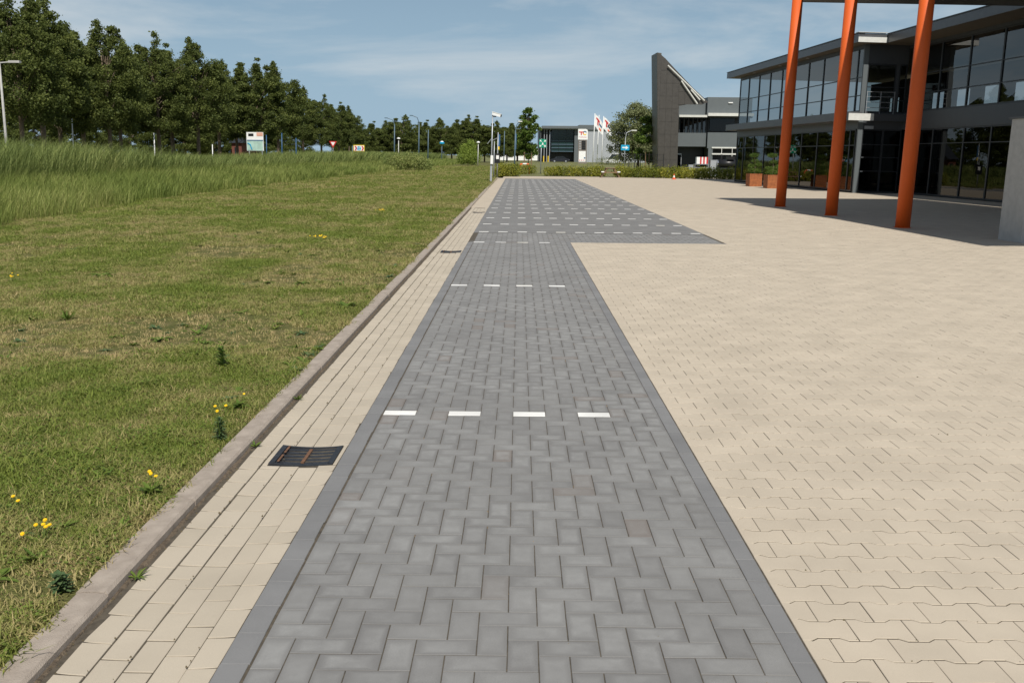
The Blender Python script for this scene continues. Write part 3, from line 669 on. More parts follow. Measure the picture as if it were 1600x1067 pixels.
# weeds on the lawn and along the kerb
def leaf_shape(V, F, base, az, length, width, up, droop, serr=0):
    k = len(V); n = 4; c, s = math.cos(az), math.sin(az)
    for i in range(n+1):
        t = i/n; w = width*math.sin(math.pi*min(1, .12+.88*t)**0.8)*(1 if i < n else 0.05)
        if serr and i % 2: w *= 1.5
        r = length*t; z = base[2]+up*length*t-droop*length*t*t
        V += [(base[0]+c*r-s*w/2, base[1]+s*r+c*w/2, z+w*.15), (base[0]+c*r, base[1]+s*r, z), (base[0]+c*r+s*w/2, base[1]+s*r-c*w/2, z+w*.15)]
        if i: q = k+3*i; F += [(q-3, q-2, q+1, q), (q-2, q-1, q+2, q+1)]
def weed(x, y, label, nl=14, length=0.10, width=0.035, up=0.5, tall=0.0, flowers=0, m=None, fl_r=0.010, serr=0, name='weed'):
    t = thing(name, label, 'weed', (x, y, 0.024), 0.0)
    V, F = [], []
    for i in range(nl):
        az = i*2.399+random.uniform(-.3, .3); zb = tall*(i/nl)
        leaf_shape(V, F, (0.004*math.cos(az), 0.004*math.sin(az), zb), az, length*random.uniform(.6, 1.1)*(1-0.45*(i/nl if tall else 0)), width*random.uniform(.7, 1.2), up*random.uniform(.5, 1.3), random.uniform(.2, .6), serr)
    b = MB(); b.v = V; b.f = F; b.build('leaves', m or M_weed, t, smooth=True)
    if tall: MB().tube([(0, 0, 0), (.005, .003, tall*.6), (.012, 0, tall)], [.004, .003, .002], 6).build('stem', M_weed, t)
    for i in range(flowers):
        az = random.random()*6.28; d = random.uniform(.02, length*1.1); h = random.uniform(.05, .10)+tall
        p = (d*math.cos(az), d*math.sin(az), h)
        b = MB(); b.v = []; b.f = []
        n = 12
        for q in range(n):
            a0 = 2*math.pi*q/n; k = len(b.v); ca, sa = math.cos(a0), math.sin(a0); pw = fl_r*.30
            b.v += [(p[0]+ca*.002, p[1]+sa*.002, p[2]), (p[0]+ca*fl_r*.6-sa*pw, p[1]+sa*fl_r*.6+ca*pw, p[2]+.004), (p[0]+ca*fl_r, p[1]+sa*fl_r, p[2]+.002), (p[0]+ca*fl_r*.6+sa*pw, p[1]+sa*fl_r*.6-ca*pw, p[2]+.004)]
            b.f.append((k, k+1, k+2, k+3))
        b.lathe([(.001, -.006), (.004, -.004), (.0045, .003), (.002, .006)], 8, p)
        rt = Matrix.Translation(p) @ Matrix.Rotation(random.uniform(.35, .9), 4, 'X') @ Matrix.Translation((-p[0], -p[1], -p[2]))
        b.v = [tuple(rt @ Vector(q_)) for q_ in b.v]
        f = b.build('flower', M_petal, t)
        MB().tube([(p[0]*.2, p[1]*.2, 0), (p[0]*.7, p[1]*.7, h*.6), (p[0], p[1], h-.004)], .0014, 5).build('flower_stalk', M_weed, f)
    return t
def P(u, v):                                        # photo pixel on the lawn surface
    d = CF*LENS_PX + CR*(u-800) + CU*(533.5-v); s = (0.024-EYE)/d[2]; return d[0]*s, d[1]*s
wcol = bpy.data.collections.new('lawn_weed_kinds')
for k_, (nl, ln, wd, up, mm_) in enumerate(((9, .065, .020, .45, M_weed), (12, .050, .012, .8, M_weed), (8, .055, .026, .25, M_weed), (18, .045, .005, .9, M_grass), (14, .045, .016, .6, M_weedb))):
    V, F = [], []
    for i in range(nl):
        az = i*2.399+random.uniform(-.4, .4); leaf_shape(V, F, (0, 0, 0), az, ln*random.uniform(.55, 1.15), wd*random.uniform(.7, 1.2), up*random.uniform(.5, 1.3), random.uniform(.2, .6))
    me = bpy.data.meshes.new('rosette'); me.from_pydata(V, [], F); me.update(); me.materials.append(mm_); wcol.objects.link(bpy.data.objects.new('rosette', me))
wy = 2.4+rng.random(900)**1.3*24; wx = KO-.03-(rng.random(900)**1.6)*np.minimum(.62*wy-.4, 11.0); kk = (wx < KO-.02) & (vnoise(wx, wy, 31, .8) > .38)
scatter('lawn_weeds', wcol, wx[kk], wy[kk], rng.uniform(.7, 1.7, kk.sum())*(1+wy[kk]*.02), 'small leafy weeds scattered through the lawn, thickest along the kerb')
weed(*P(96, 925), 'blue-green thistle-like weed at the kerb edge in the bottom left corner', 70, .055, .016, .7, .07, 0, M_weedb, serr=1)
weed(*P(66, 848), 'low weed with a cluster of yellow flowers nearest the bottom left corner', 16, .07, .02, .5, 0, 6, None, .010)
weed(*P(235, 775), 'leafy weed with two yellow flowers beside the kerb, left of the drain', 26, .10, .022, .8, .03, 3, None, .010)
weed(*P(347, 575), 'round bushy green weed standing upright in the dry grass', 46, .075, .028, .8, .17, 0, M_weed)
weed(*P(345, 688), 'dark spiky weed at the kerb with two yellow flowers, above the drain', 64, .055, .014, .6, .13, 3, M_weedb, .010, 1)
weed(*P(374, 640), 'small leafy weed between the bushy weed and the kerb', 22, .08, .028, .7, .04, 1, None, .009)
weed(*P(250, 532), 'flat broad-leaved rosette weed in the middle of the lawn', 14, .13, .06, .45)
weed(*P(196, 680), 'grassy tuft with two pale stalks in the near lawn', 20, .09, .010, .9, 0, 0)
weed(*P(160, 432), 'broad-leaved weed on the worn track at the left of the lawn', 14, .20, .08, .4)
weed(*P(22, 440), 'yellow-flowered weed near the left edge of the lawn', 12, .10, .03, .5, 0, 5, None, .012)
weed(*P(40, 800), 'weed with one yellow flower near the left edge, lower lawn', 14, .06, .018, .6, 0, 2, None, .010)
weed(*P(500, 376), 'patch of small yellow flowers on the lawn beside the gutter', 16, .20, .05, .5, 0, 16, None, .014)
weed(*P(595, 332), 'far patch of small yellow flowers on the lawn', 14, .20, .05, .5, 0, 12, None, .016)
weed(*P(470, 445), 'pale leafy weed on the lawn below the flower patch', 16, .15, .05, .6)
weed(*P(540, 480), 'green leafy weed close to the kerb in the middle distance', 18, .14, .05, .6)
weed(*P(105, 500), 'coarse grassy weed tuft on the left of the worn track', 24, .13, .018, 1.0)
for u, v, lb in ((212, 905, 'small grass tuft growing in the gutter joint below the drain'), (412, 700, 'tiny weed in the gap at the far left corner of the nearest drain'), (470, 626, 'flat weed in the gutter gap above the nearest drain')):
    x, y = P(u, v); w = weed(KI+0.03, y*1.02, lb, 12, .05, .010, .9); w.location.z = 0.0
#@@BUILDING
# ------------------------------------------------------------------ glazed building on the right
AL = R(3.6)
bld = thing('showroom_building', 'two-storey charcoal building with glazed front and flat overhanging roof', 'building', (16.03, 47.2, 0), AL, tilt=R(0.8))
# local frame: +y along the front away from the camera, +x into the building
LN, W2X, W2E = 20.3, 2.145, -21.0
H0, H1, H2, H3, HR, HT = 0.0, 3.02, 3.42, 3.80, 6.74, 6.88
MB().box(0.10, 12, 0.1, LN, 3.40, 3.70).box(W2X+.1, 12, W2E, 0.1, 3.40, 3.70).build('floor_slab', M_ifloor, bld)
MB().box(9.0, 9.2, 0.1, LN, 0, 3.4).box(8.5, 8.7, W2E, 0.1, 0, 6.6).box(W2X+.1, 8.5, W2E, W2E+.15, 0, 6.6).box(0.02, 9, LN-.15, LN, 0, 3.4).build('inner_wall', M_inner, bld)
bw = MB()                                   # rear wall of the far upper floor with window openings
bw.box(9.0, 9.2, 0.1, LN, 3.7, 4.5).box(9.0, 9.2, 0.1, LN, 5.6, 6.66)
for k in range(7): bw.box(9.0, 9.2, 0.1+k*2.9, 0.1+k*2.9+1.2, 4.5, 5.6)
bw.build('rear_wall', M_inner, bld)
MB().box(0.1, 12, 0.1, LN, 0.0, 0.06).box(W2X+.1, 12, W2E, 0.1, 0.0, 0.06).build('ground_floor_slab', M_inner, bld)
# roof: slab, fascia with a thin cap, brown soffit
def roof_piece(x0, x1, y0, y1, nm, fm):
    r = MB().box(x0+.02, x1, y0+.02, y1-.02, HT+.012, 7.25).build('roof', M_band, bld); r.name = 'roof'
    MB().box(x0+.03, x1, y0+.03, y1-.03, HT, HT+.01).build('soffit', M_soffit, r)
    MB().box(x0-.03, x0+.3, y0-.03, y1+.03, 7.255, 7.29).build('roof_cap', M_clad, r)
    MB().box(x0, x0+.018, y0, y1, HT-.01, 7.22).build('fascia', fm, r)
    return r
r1 = roof_piece(-0.68, 12, -0.80, LN+1.0, 'roof', M_band)
MB().box(-0.68, W2X-1.47, -0.82, -0.802, HT-.01, 7.10).build('end_fascia', M_wpole, r1)  # sun on the end fascia and cap is put into their pale colour
MB().box(-0.71, W2X-1.47, -0.85, -0.5, 7.295, 7.315).build('end_cap', M_wpole, r1)
r2 = roof_piece(W2X-1.45, 12, W2E, -0.805, 'roof', M_band)
# wall strips above and between the glazing
MB().box(0.0, 0.12, 0.0, LN, HR, HT-.002).box(W2X, W2X+.12, W2E, -0.005, HR, HT-.002).build('head_beam', M_clad, bld)
MB().box(-0.02, 0.10, 0.0, LN-.01, H1, H2).box(W2X-.02, W2X+.10, W2E, -.005, H1, H3).build('spandrel', M_clad, bld)
# projecting band (far wing) and its end, sunlight painted on as a pale colour
b1 = MB().box(-0.68, -0.02, -0.36, LN+.5, H2-.02, H3-.02).build('ledge', M_band, bld)
MB().box(-0.66, 0.55, -0.385, -0.363, H2-.03, H3-.09).build('ledge_end', M_wpole, b1)
MB().box(0.551, W2X-.03, -0.38, -0.01, H2-.03, H3-.09).build('ledge_return', M_clad, b1)
def glazing(ys, x, zs, nm, gm, face='x', frame=0.07, post=0.09):
    """a run of windows: each bay a window part with its panes below"""
    for a, b in zip(ys[:-1], ys[1:]):
        f = MB(); lo, hi = min(a, b), max(a, b)
        def bx(p0, p1, q0, q1, d0=-0.035, d1=0.05):
            if face == 'x': f.box(x+d0, x+d1, p0, p1, q0, q1)
            else: f.box(p0, p1, x+d0, x+d1, q0, q1)
        bx(lo, lo+post/2, zs[0], zs[-1]); bx(hi-post/2, hi, zs[0], zs[-1])
        for i, z in enumerate(zs):
            h = frame if i in (0, len(zs)-1) else frame*.55
            z0 = z if i == 0 else (z-h if i == len(zs)-1 else z-h/2)
            bx(lo+post/2, hi-post/2, z0, z0+h, -0.028, 0.045)
        w = f.build('window', M_dark, bld)
        for i in range(len(zs)-1):
            g = MB(); z0, z1 = zs[i]+.02, zs[i+1]-.02
            jit = random.uniform(-.004, .004)
            if face == 'x': g.v = [(x+jit, lo+.03, z0), (x-jit, hi-.03, z0), (x-jit*.5, hi-.03, z1), (x+jit*.5, lo+.03, z1)]; g.f = [(3, 2, 1, 0)]
            else: g.v = [(lo+.03, x+jit, z0), (hi-.03, x-jit, z0), (hi-.03, x, z1), (lo+.03, x, z1)]; g.f = [(0, 1, 2, 3)]
            g.build('pane', gm, w)
up1 = [LN, LN-2.0]+[LN-2.0-2.2*k for k in range(1, 9)]+[0.0]
glazing(up1, 0.03, [H3, 4.56, 5.40, HR], 'window', M_glass)
lo1 = [LN, LN-1.62, LN-3.81, LN-6.05, LN-8.14, LN-10.4, LN-12.7, LN-15.08, LN-17.26, LN-19.4, 0.25]
glazing(lo1, 0.03, [0.06, 2.25, H1], 'window', M_glassd)
up2 = [-0.45, -3.2, -5.65, -8.15, -10.6, -13.05, -15.5, -17.95, -20.4]
glazing(up2, W2X+.03, [H3, 4.62, 5.48, HR], 'window', M_glass)
lo2 = [-0.45, -3.1, -5.8, -7.9, -10.4, -12.9, -15.4, -17.9, -20.4]
glazing(lo2, W2X+.03, [0.06, 2.35, H1], 'window', M_glassd)
# recessed entrance between the wings, facing the camera
MB().box(0.0, 0.22, -.02, 0.10, 0.0, HT-.005).build('corner_column', M_gclad, bld)
MB().box(0.222, W2X+.02, 0.0, 0.10, 6.02, HT-.005).box(0.222, W2X+.02, 0.0, 0.10, 3.02, 3.77).box(1.62, 1.76, 0.0, 0.1, 3.77, 6.02).build('entrance_wall', M_clad, bld)
glazing([0.23, 1.62], 0.05, [3.77, 4.95, 6.02], 'window', M_glassd, 'y')
glazing([1.77, W2X], 0.05, [3.77, 4.35, 4.95, 6.02], 'window', M_glassd, 'y')
glazing([0.23, 1.25, W2X], 0.05, [0.04, 1.05, 1.7, 2.3, 3.02], 'window', M_glassd, 'y')
rl = MB()
for z in (4.0, 4.25, 4.5, 4.72): rl.tube([(0.24, -.10, z), (1.60, -.10, z)], .012, 6)
for x in (.26, .92, 1.58): rl.box(x-.012, x+.012, -.115, -.085, 3.72, 4.75)
rl.build('railing', M_galv, bld)
MB().box(0.30, 0.72, -.06, -.005, 3.02, 3.16).build('entrance_sign', M_galv, bld)
MB().box(0.26, 0.36, -.10, -.02, 1.0, 1.06).box(0.26, 0.34, -.10, -.02, 1.66, 1.72).build('door_handle', M_galv, bld)
# curtains behind the far ground-floor glass
for y in (LN-.5, LN-1.6, LN-2.2, LN-3.6, LN-4.2, LN-5.3):
    b = MB(); pts = []
    for i in range(13):
        yy = y-.28+.56*i/12; pts.append((0.35+.03*math.sin(i*2.2), yy))
    b.v = [(x, yy, z) for z in (.1, 2.9) for x, yy in pts]; b.f = [(i, i+1, i+14, i+13) for i in range(12)]; b.build('curtain', M_cut, bld)
# ceiling lights seen under the soffit
for y in (LN-4, LN-9, LN-13.5): MB().disc((-.3, y, HT-.012), (0, 0, 1), .09, .012, 16).build('soffit_light', M_galv, bld)

# canopy on orange columns
PIL = [(8.94, 33.48), (9.12, 28.55), (9.32, 23.70), (9.52, 18.8)]
can = thing('entrance_canopy', 'dark flat canopy slab above the orange columns at the top right', 'canopy', (0, 0, 0))
ce = [(9.27, 33.98), (17.42, 34.45), (18.7, 13.5), (10.10, 13.0)]
MB().prism(ce, 6.76, 7.02).build('slab', M_dark, can)
MB().prism([(9.20, 34.05), (9.27, 33.985), (10.10, 13.0), (10.02, 12.9)], 6.75, 7.05).build('front_fascia', M_clad, can)
MB().prism([(9.27, 33.99), (17.42, 34.46), (17.42, 34.53), (9.20, 34.06)], 6.75, 7.05).build('side_fascia', M_clad, can)
for (x, y), lb in zip(PIL, ('farthest', 'middle', 'nearest in view', 'hidden')):
    if lb == 'hidden': lab = 'orange canopy column outside the right edge of the picture'; 
    else: lab = '%s tall orange round column under the canopy' % {'farthest': 'leftmost and farthest', 'middle': 'middle', 'nearest in view': 'rightmost'}[lb]
    if lb == 'hidden': continue
    t = thing('column', lab, 'column', (x, y, 0), 0, 'orange columns of the canopy', tilt=R(1.4))
    MB().tube([(0, 0, .015), (0, 0, 3), (0, 0, 7.06)], .172, 32).build('shaft', M_orange, t, smooth=True)
    MB().lathe([(.20, 0.001), (.20, .014)], 32).build('base_plate', M_orange, t)
    MB().box(0.0, 0.45, -.05, .05, 7.055, 7.15).lathe([(.172, 7.061), (.172, 7.15)], 32).build('head_bracket', M_dark, t)

# concrete pier at the right edge
t = thing('concrete_pier', 'pale grey concrete pier at the right edge of the picture', 'pier', (10.11, 19.55, 0), R(3.6), tilt=R(1.1))
MB().bbox(0, 1.6, 0.0, 0.95, 0, 2.46, .06).build('shaft', M_conc, t)
MB().box(-.03, 1.63, -.03, .98, 2.463, 2.50).build('cap', M_band, t)

# planters with cloud-pruned shrubs
def leaf_cloud(n, fn, size, seed, aspect=0.6):
    """n leaf quads; fn(r,n)->centres"""
    r = np.random.default_rng(seed); C, tint = fn(r, n); n = len(C)
    a = r.normal(size=(n, 3)); a /= np.linalg.norm(a, axis=1)[:, None]; b = r.normal(size=(n, 3)); b -= (b*a).sum(1)[:, None]*a; b /= np.linalg.norm(b, axis=1)[:, None]
    s = (size*r.uniform(.6, 1.35, n))[:, None]
    V = np.stack([C-a*s*.5, C+b*s*aspect*.5-a*s*.05, C+a*s*.5, C-b*s*aspect*.5+a*s*.05], 1).reshape(-1, 3)
    return V, np.arange(4*n).reshape(-1, 4), tint
def blob_fn(blobs, shell=0.55):
    def fn(r, n):
        vol = np.array([b[1][0]*b[1][1]*b[1][2] for b in blobs])**(0.75); k = r.choice(len(blobs), n, p=vol/vol.sum())
        d = r.normal(size=(n, 3)); d /= np.linalg.norm(d, axis=1)[:, None]; rad = (shell+(1-shell)*r.random(n)**.7)*r.uniform(.85, 1.12, n)*np.where(r.random(n) < .16, r.uniform(1.0, 1.75, n), 1.0)
        c = np.array([b[0] for b in blobs])[k]; e = np.array([b[1] for b in blobs])[k]
        t = np.random.default_rng(5).random(len(blobs))[k]*.35+r.random(n)*.2
        return c+d*e*rad[:, None], t
    return fn
for i, (u, lb) in enumerate(((1171, 'left rusty steel planter with cloud-pruned shrub by the glass front'), (1199, 'right rusty steel planter partly behind the farthest orange column'))):
    x, y = [(13.21, 56.33), (13.40, 53.01)][i]
    t = thing('planter', lb, 'planter', (x, y, 0), R(4.5), 'rusty steel planters')
    b = MB(); s, h = .72, .72
    for q in ((0, s, 0, .02), (0, s, .70, .72), (0, .02, .0205, .6995), (s-.02, s, .0205, .6995)): b.box(q[0], q[1], q[2], q[3], 0, h)
    b.build('box', M_corten, t); MB().box(.025, s-.025, .025, .695, .3, h-.07).build('earth', M_soil, t)
    sh = thing('pruned_shrub', ['cloud-pruned green shrub in the left rusty planter', 'cloud-pruned green shrub in the right rusty planter'][i], 'shrub', (x, y, h-.07), R(4.5), 'cloud-pruned shrubs')
    bl = [((.36, .36, .24), (.38, .34, .15)), ((.17, .36, .50), (.22, .22, .11)), ((.54, .36, .58), (.24, .22, .12)), ((.36, .36, .80), (.21, .2, .11)), ((.30, .36, 1.10), (.27, .25, .13))]
    if i: bl = [((.36, .36, .22), (.38, .34, .15)), ((.58, .36, .48), (.22, .22, .11)), ((.16, .36, .42), (.22, .22, .10)), ((.40, .36, .76), (.21, .2, .11)), ((.32, .36, 1.10), (.26, .25, .12))]
    V, F, T = leaf_cloud(3600, blob_fn(bl, .6), .05, 40+i); big_mesh('foliage', V, F, M_leaf2, sh, T)
    MB().tube([(.36, .36, 0), (.40, .38, .5), (.33, .36, 1.05)], [.05, .035, .02], 8).build('trunk', M_bark, sh)
#@@FAR
# ------------------------------------------------------------------ trees
def tree_proto(name, seed, H, rad, base, nclump, leaf, nleaf, m, shape='oak', trunk_r=.16, mbark=M_bark):
    """trunk with limbs and a leafy crown; returns an unlinked-looking root that is then placed"""
    r = np.random.default_rng(seed)
    root = thing(name, '', 'tree')
    lead = [(r.normal(0, rad*.10), r.normal(0, rad*.10), H)] + [(r.normal(0, rad*.30), r.normal(0, rad*.30), H*r.uniform(.78, .96)) for _ in range(4)]
    tb = MB(); tb.tube([(0, 0, 0), (.02, .01, base*.5), (.05, -.03, base*1.1), (.0, .05, H*.55), (lead[0][0]*.8, lead[0][1]*.8, H*.9)], [trunk_r*1.25, trunk_r, trunk_r*.85, trunk_r*.5, trunk_r*.12], 9)
    trunk = tb.build('trunk', mbark, root, smooth=True)
    cl = []
    for k in range(nclump):
        f = r.random()**0.85; z = base+(H-base)*f
        if shape == 'oak': pr = rad*(math.sin(math.pi*min(1, .20+.76*f))**.5)*(1-.30*f)
        elif shape == 'cone': pr = rad*(1-f)**.75*(0.55+.45*min(1, f*6))+.12
        else: pr = rad*math.sin(math.pi*min(1, .12+.86*f))**.6
        ld = lead[r.integers(0, len(lead))]; a = r.random()*6.283; d = pr*math.sqrt(r.uniform(.15, 1.0))
        if f > .74 and shape == 'oak': tp = max(0.10, (ld[2]-z)/(H*.24)); x, y = ld[0]+.75*tp*rad*.6*math.cos(a)*r.random(), ld[1]+.75*tp*rad*.6*math.sin(a)*r.random(); z = min(z, ld[2]-.1)
        else: x, y = d*math.cos(a), d*math.sin(a)
        s = rad*(r.uniform(.09, .22) if shape != 'x' else r.uniform(.24, .40))*(1-.35*f)*((.60+.6*min(1, tp)) if (f > .74 and shape == 'oak') else 1); cl.append(((x, y, z), (s*1.1, s*1.1, s*.85)))
    lb = MB()
    for c, e in cl[::max(1, nclump//26)]:
        z0 = max(base*.8, c[2]*r.uniform(.4, .8)+base*.15); lb.tube([(0, 0, z0), (c[0]*.45, c[1]*.45, (z0+c[2])/2+.15), (c[0], c[1], c[2])], [trunk_r*.20, trunk_r*.12, trunk_r*.04], 5)
    lb.build('limb', mbark, trunk)
    V, F, T = leaf_cloud(nleaf, blob_fn(cl, .25), leaf, seed+1, .75); big_mesh('crown', V, F, m, root, T)
    return root
protoA = [tree_proto('roadside_tree', 100+k, h, r_, b, 320, .15, 48000, M_leaf, 'oak', .17) for k, (h, r_, b) in enumerate(((12.2, 3.5, 3.7), (11.4, 3.1, 3.9), (11.8, 3.3, 3.6), (10.6, 2.9, 3.3)))]
used = set(); YS = 1.2555
def place(protos, k, x, y, z, h, label, group, rz=None, sxy=None):
    src = protos[k % len(protos)]; H = {0: 12.2, 1: 11.4, 2: 11.8, 3: 10.6}.get(k % 4, 10) if protos is protoA else src['height']
    s = h/H; sc = (s*(sxy or 1), s*(sxy or 1), s); rz = rz if rz is not None else (k*1.7) % 6.28
    if src.name not in used: used.add(src.name); o = src; o.location = (x, y, z); o.rotation_euler = (0, 0, rz); o.scale = sc
    else: o = copy_tree(src, (x, y, z), rz, sc)
    o['label'] = label; o['group'] = group; o['category'] = 'tree'; return o
ordn = ['first', 'second', 'third', 'fourth', 'fifth', 'sixth', 'seventh', 'eighth', 'ninth', 'tenth', 'eleventh', 'twelfth', 'thirteenth', 'fourteenth', 'fifteenth', 'sixteenth', 'seventeenth']
row = [(40, 46, -14), (73, 50, -12), (100, 56, 18), (135, 60, 50), (175, 57, 30), (192, 64, 62), (252, 66, 52), (272, 72, 70), (312, 70, 58), (345, 84, 92), (372, 92, 112), (405, 80, 92), (436, 88, 96), (475, 104, 134), (503, 112, 148), (530, 122, 160), (546, 134, 165)]
for k, (u, Y, vt) in enumerate(row):
    Y *= YS
    x = gnd(u, Y); top = at(u, vt, Y).z
    place(protoA, k, x, Y, 0, top, 'dark green roadside tree, %s from the left in the row behind the reeds' % ordn[k], 'roadside trees behind the reeds', sxy=1.0 if k < 9 else 1.1)
# lower shrubbery behind the row, so no bare horizon shows below the crowns
back = [(-10, 84, 150), (60, 90, 168), (118, 96, 160), (205, 100, 165), (290, 106, 160), (335, 122, 172), (400, 130, 180), (455, 144, 186)]
for k, (u, Y, vt) in enumerate(back):
    Y *= YS
    place(protoA, k+1, gnd(u, Y), Y, -2.2, at(u, vt, Y).z+2.2, 'bushy tree filling the gap low behind the roadside row, %s from the left' % ordn[k], 'second row of trees behind the road', sxy=1.5)
farT = [(565, 172, 192), (588, 178, 190), (607, 182, 188), (628, 180, 179), (650, 196, 196), (668, 190, 188), (690, 186, 184), (706, 200, 192), (727, 192, 180), (742, 188, 182), (757, 200, 195), (775, 190, 188), (792, 198, 193), (808, 206, 190), (955, 240, 206), (975, 240, 205), (545, 165, 186)]
for k, (u, Y, vt) in enumerate(farT):
    Y *= YS
    place(protoA, k+2, gnd(u, Y), Y, -2.0, at(u, vt, Y).z+2.0, 'distant tree on the far treeline, %s from the left' % ordn[sorted(range(len(farT)), key=lambda q: farT[q][0]).index(k)], 'distant trees on the horizon', sxy=1.35)
def single(proto, H, u, Y, vt, label, grp=None, sxy=1.0):
    proto['height'] = H; Y *= YS; o = place([proto], 0, gnd(u, Y), Y, 0, at(u, vt, Y).z, label, grp or 'young trees', sxy=sxy)
    if not grp: del o['group']
    return o
single(tree_proto('young_tree', 140, 7.0, 1.35, 1.5, 46, .20, 9000, M_leaf2, 'x', .06), 7.0, 825, 92, 170, 'young upright maple-like tree with support stakes left of the green sign')
single(tree_proto('willow_tree', 141, 8.0, 3.0, .9, 110, .19, 28000, M_willow, 'x', .16), 8.0, 996, 98, 166, 'rounded grey-green willow left of the dark fin wall', sxy=1.22)
single(tree_proto('young_tree', 142, 6.6, 1.7, 1.4, 50, .20, 9000, M_leaf2, 'x', .06), 6.6, 1019, 84, 178, 'fresh green staked tree directly in front of the dark fin wall', sxy=1.25)
for u, Y, lb in ((819, 114.5, 'wooden support stake left of the young maple-like tree'), (830, 114.5, 'wooden support stake right of the young maple-like tree')):
    b = MB().tube([(0, 0, 0), (0, 0, 2.0)], .06, 8).build('tree_stake', M_wood, None, loc=(gnd(u, Y), Y, 0)); tag(b, lb, 'stake', 'tree support stakes')
b = MB().box(gnd(819, 114.4), gnd(830, 114.4), 114.36, 114.41, 1.75, 1.85).build('stake_tie', M_black); tag(b, 'dark strap tying the young maple-like tree between its stakes', 'strap')
for k, u in enumerate((1008, 1014, 1021)):
    b = MB().tube([(0, 0, 0), (0, 0, 2.1)], .05, 8).build('tree_stake', M_wood, None, loc=(gnd(u, 104), 104+.2*k, 0)); tag(b, '%s pale wooden stake at the fresh green tree by the fin wall' % ('left', 'middle', 'right')[k], 'stake', 'tree support stakes')

# bushes in the tall grass
def bush(name, blobs, n, size, m, label, loc, seed, cat='bush', group=None):
    t = thing(name, label, cat, loc, 0, group); V, F, T = leaf_cloud(n, blob_fn(blobs, .45), size, seed); big_mesh('foliage', V, F, m, t, T)
    b = MB()
    for c, e in blobs[:8]: b.tube([(c[0]*.4, c[1]*.4, 0), (c[0]*.8, c[1]*.8, c[2]*.6), c], [.03, .02, .008], 5)
    b.build('stems', M_bark, t); return t
x = gnd(648, 98)
bush('willow_bush', [((-1.4, 0, .8), (1.2, 1, .9)), ((0, 0, 1.0), (1.2, 1, .8)), ((1.0, 0, .6), (.9, .9, .7)), ((-2.4, .5, .7), (1, 1, .7))], 6500, .14, M_reed, 'dark green bush at the right end of the tall grass', (x, 98, 0), 61)
bush('round_bush', [((0, 0, 1.5), (1.55, 1.5, 1.3)), ((-.5, 0, 2.4), (1.1, 1.1, 1.0)), ((.45, .1, 2.9), (.8, .8, .8)), ((.1, 0, 3.5), (.5, .5, .55)), ((.8, -.2, 1.2), (1.1, 1, 1.1)), ((-.9, -.2, 1.1), (1.0, 1, 1.0))], 9000, .17, M_lime, 'bright lime-green rounded bush at the end of the lawn', (gnd(733, 152), 152, 0), 62)
# hedge along the forecourt
def hedge(x0, y0, x1, y1, h, w, n, label, seed, m=M_hedge, name='hedge'):
    Ld = math.hypot(x1-x0, y1-y0); a = math.atan2(y1-y0, x1-x0); bl = []; r = np.random.default_rng(seed)
    for k in range(int(Ld/.42)+1):
        bl.append(((k*.42+.2, r.normal(0, .06), h*r.uniform(.38, .5)), (.42, w/2*r.uniform(.85, 1.1), h*r.uniform(.48, .60))))
    t = thing(name, label, 'hedge', (x0, y0, 0), a, 'clipped hedges along the back of the forecourt')
    V, F, T = leaf_cloud(n, blob_fn(bl, .55), .10, seed); V[:, 2] = np.maximum(V[:, 2], .01); big_mesh('foliage', V, F, m, t, T)
    b = MB()
    for c, e in bl: b.tube([(c[0], 0, 0), (c[0]+.05, .02, h*.5)], [.02, .01], 5)
    b.build('stems', M_bark, t); return t
hedge(gnd(777, 76.8), 76.8, gnd(803, 77.1), 77.1, 1.12, 1.4, 4200, 'bushy hedge block beside the camera pole at the end of the gutter', 71)
hedge(gnd(806, 85.4), 85.4, gnd(832, 85.4), 85.4, .85, 1.0, 1800, 'low dark hedge behind the red barrier hoop', 74)
hedge(gnd(852, 79.5), 79.5, gnd(880, 79.6), 79.6, .85, 1.0, 2600, 'low hedge bush just right of the green sign post', 72)
hedge(gnd(887, 79.6), 79.6, gnd(912, 79.7), 79.7, .84, 1.0, 2400, 'low hedge bush in front of the fuel price pylon', 73)
hedge(gnd(920, 79.3), 79.3, gnd(943, 79.3), 79.3, .88, 1.0, 2400, 'low hedge bush left of the picnic bench', 75)
hedge(gnd(962, 77.6), 77.6, gnd(1146, 73.1), 73.1, .90, 1.0, 16000, 'long clipped hedge running from the picnic bench to the glass building', 76)

# ------------------------------------------------------------------ poles, lamps, signs (middle distance)
def pole(name, u, Y, vt, r, m, label, cat='pole', parts=None, vb=None, group=None):
    Y *= YS; x = gnd(u, Y); h = at(u, vt, Y).z; t = thing(name, label, cat, (x, Y, 0), 0, group, tilt=TILT)
    MB().tube([(0, 0, 0), (0, 0, h*.5), (0, 0, h)], [r, r*.9, r*.75], 10).build('post', m, t, smooth=True); return t, h
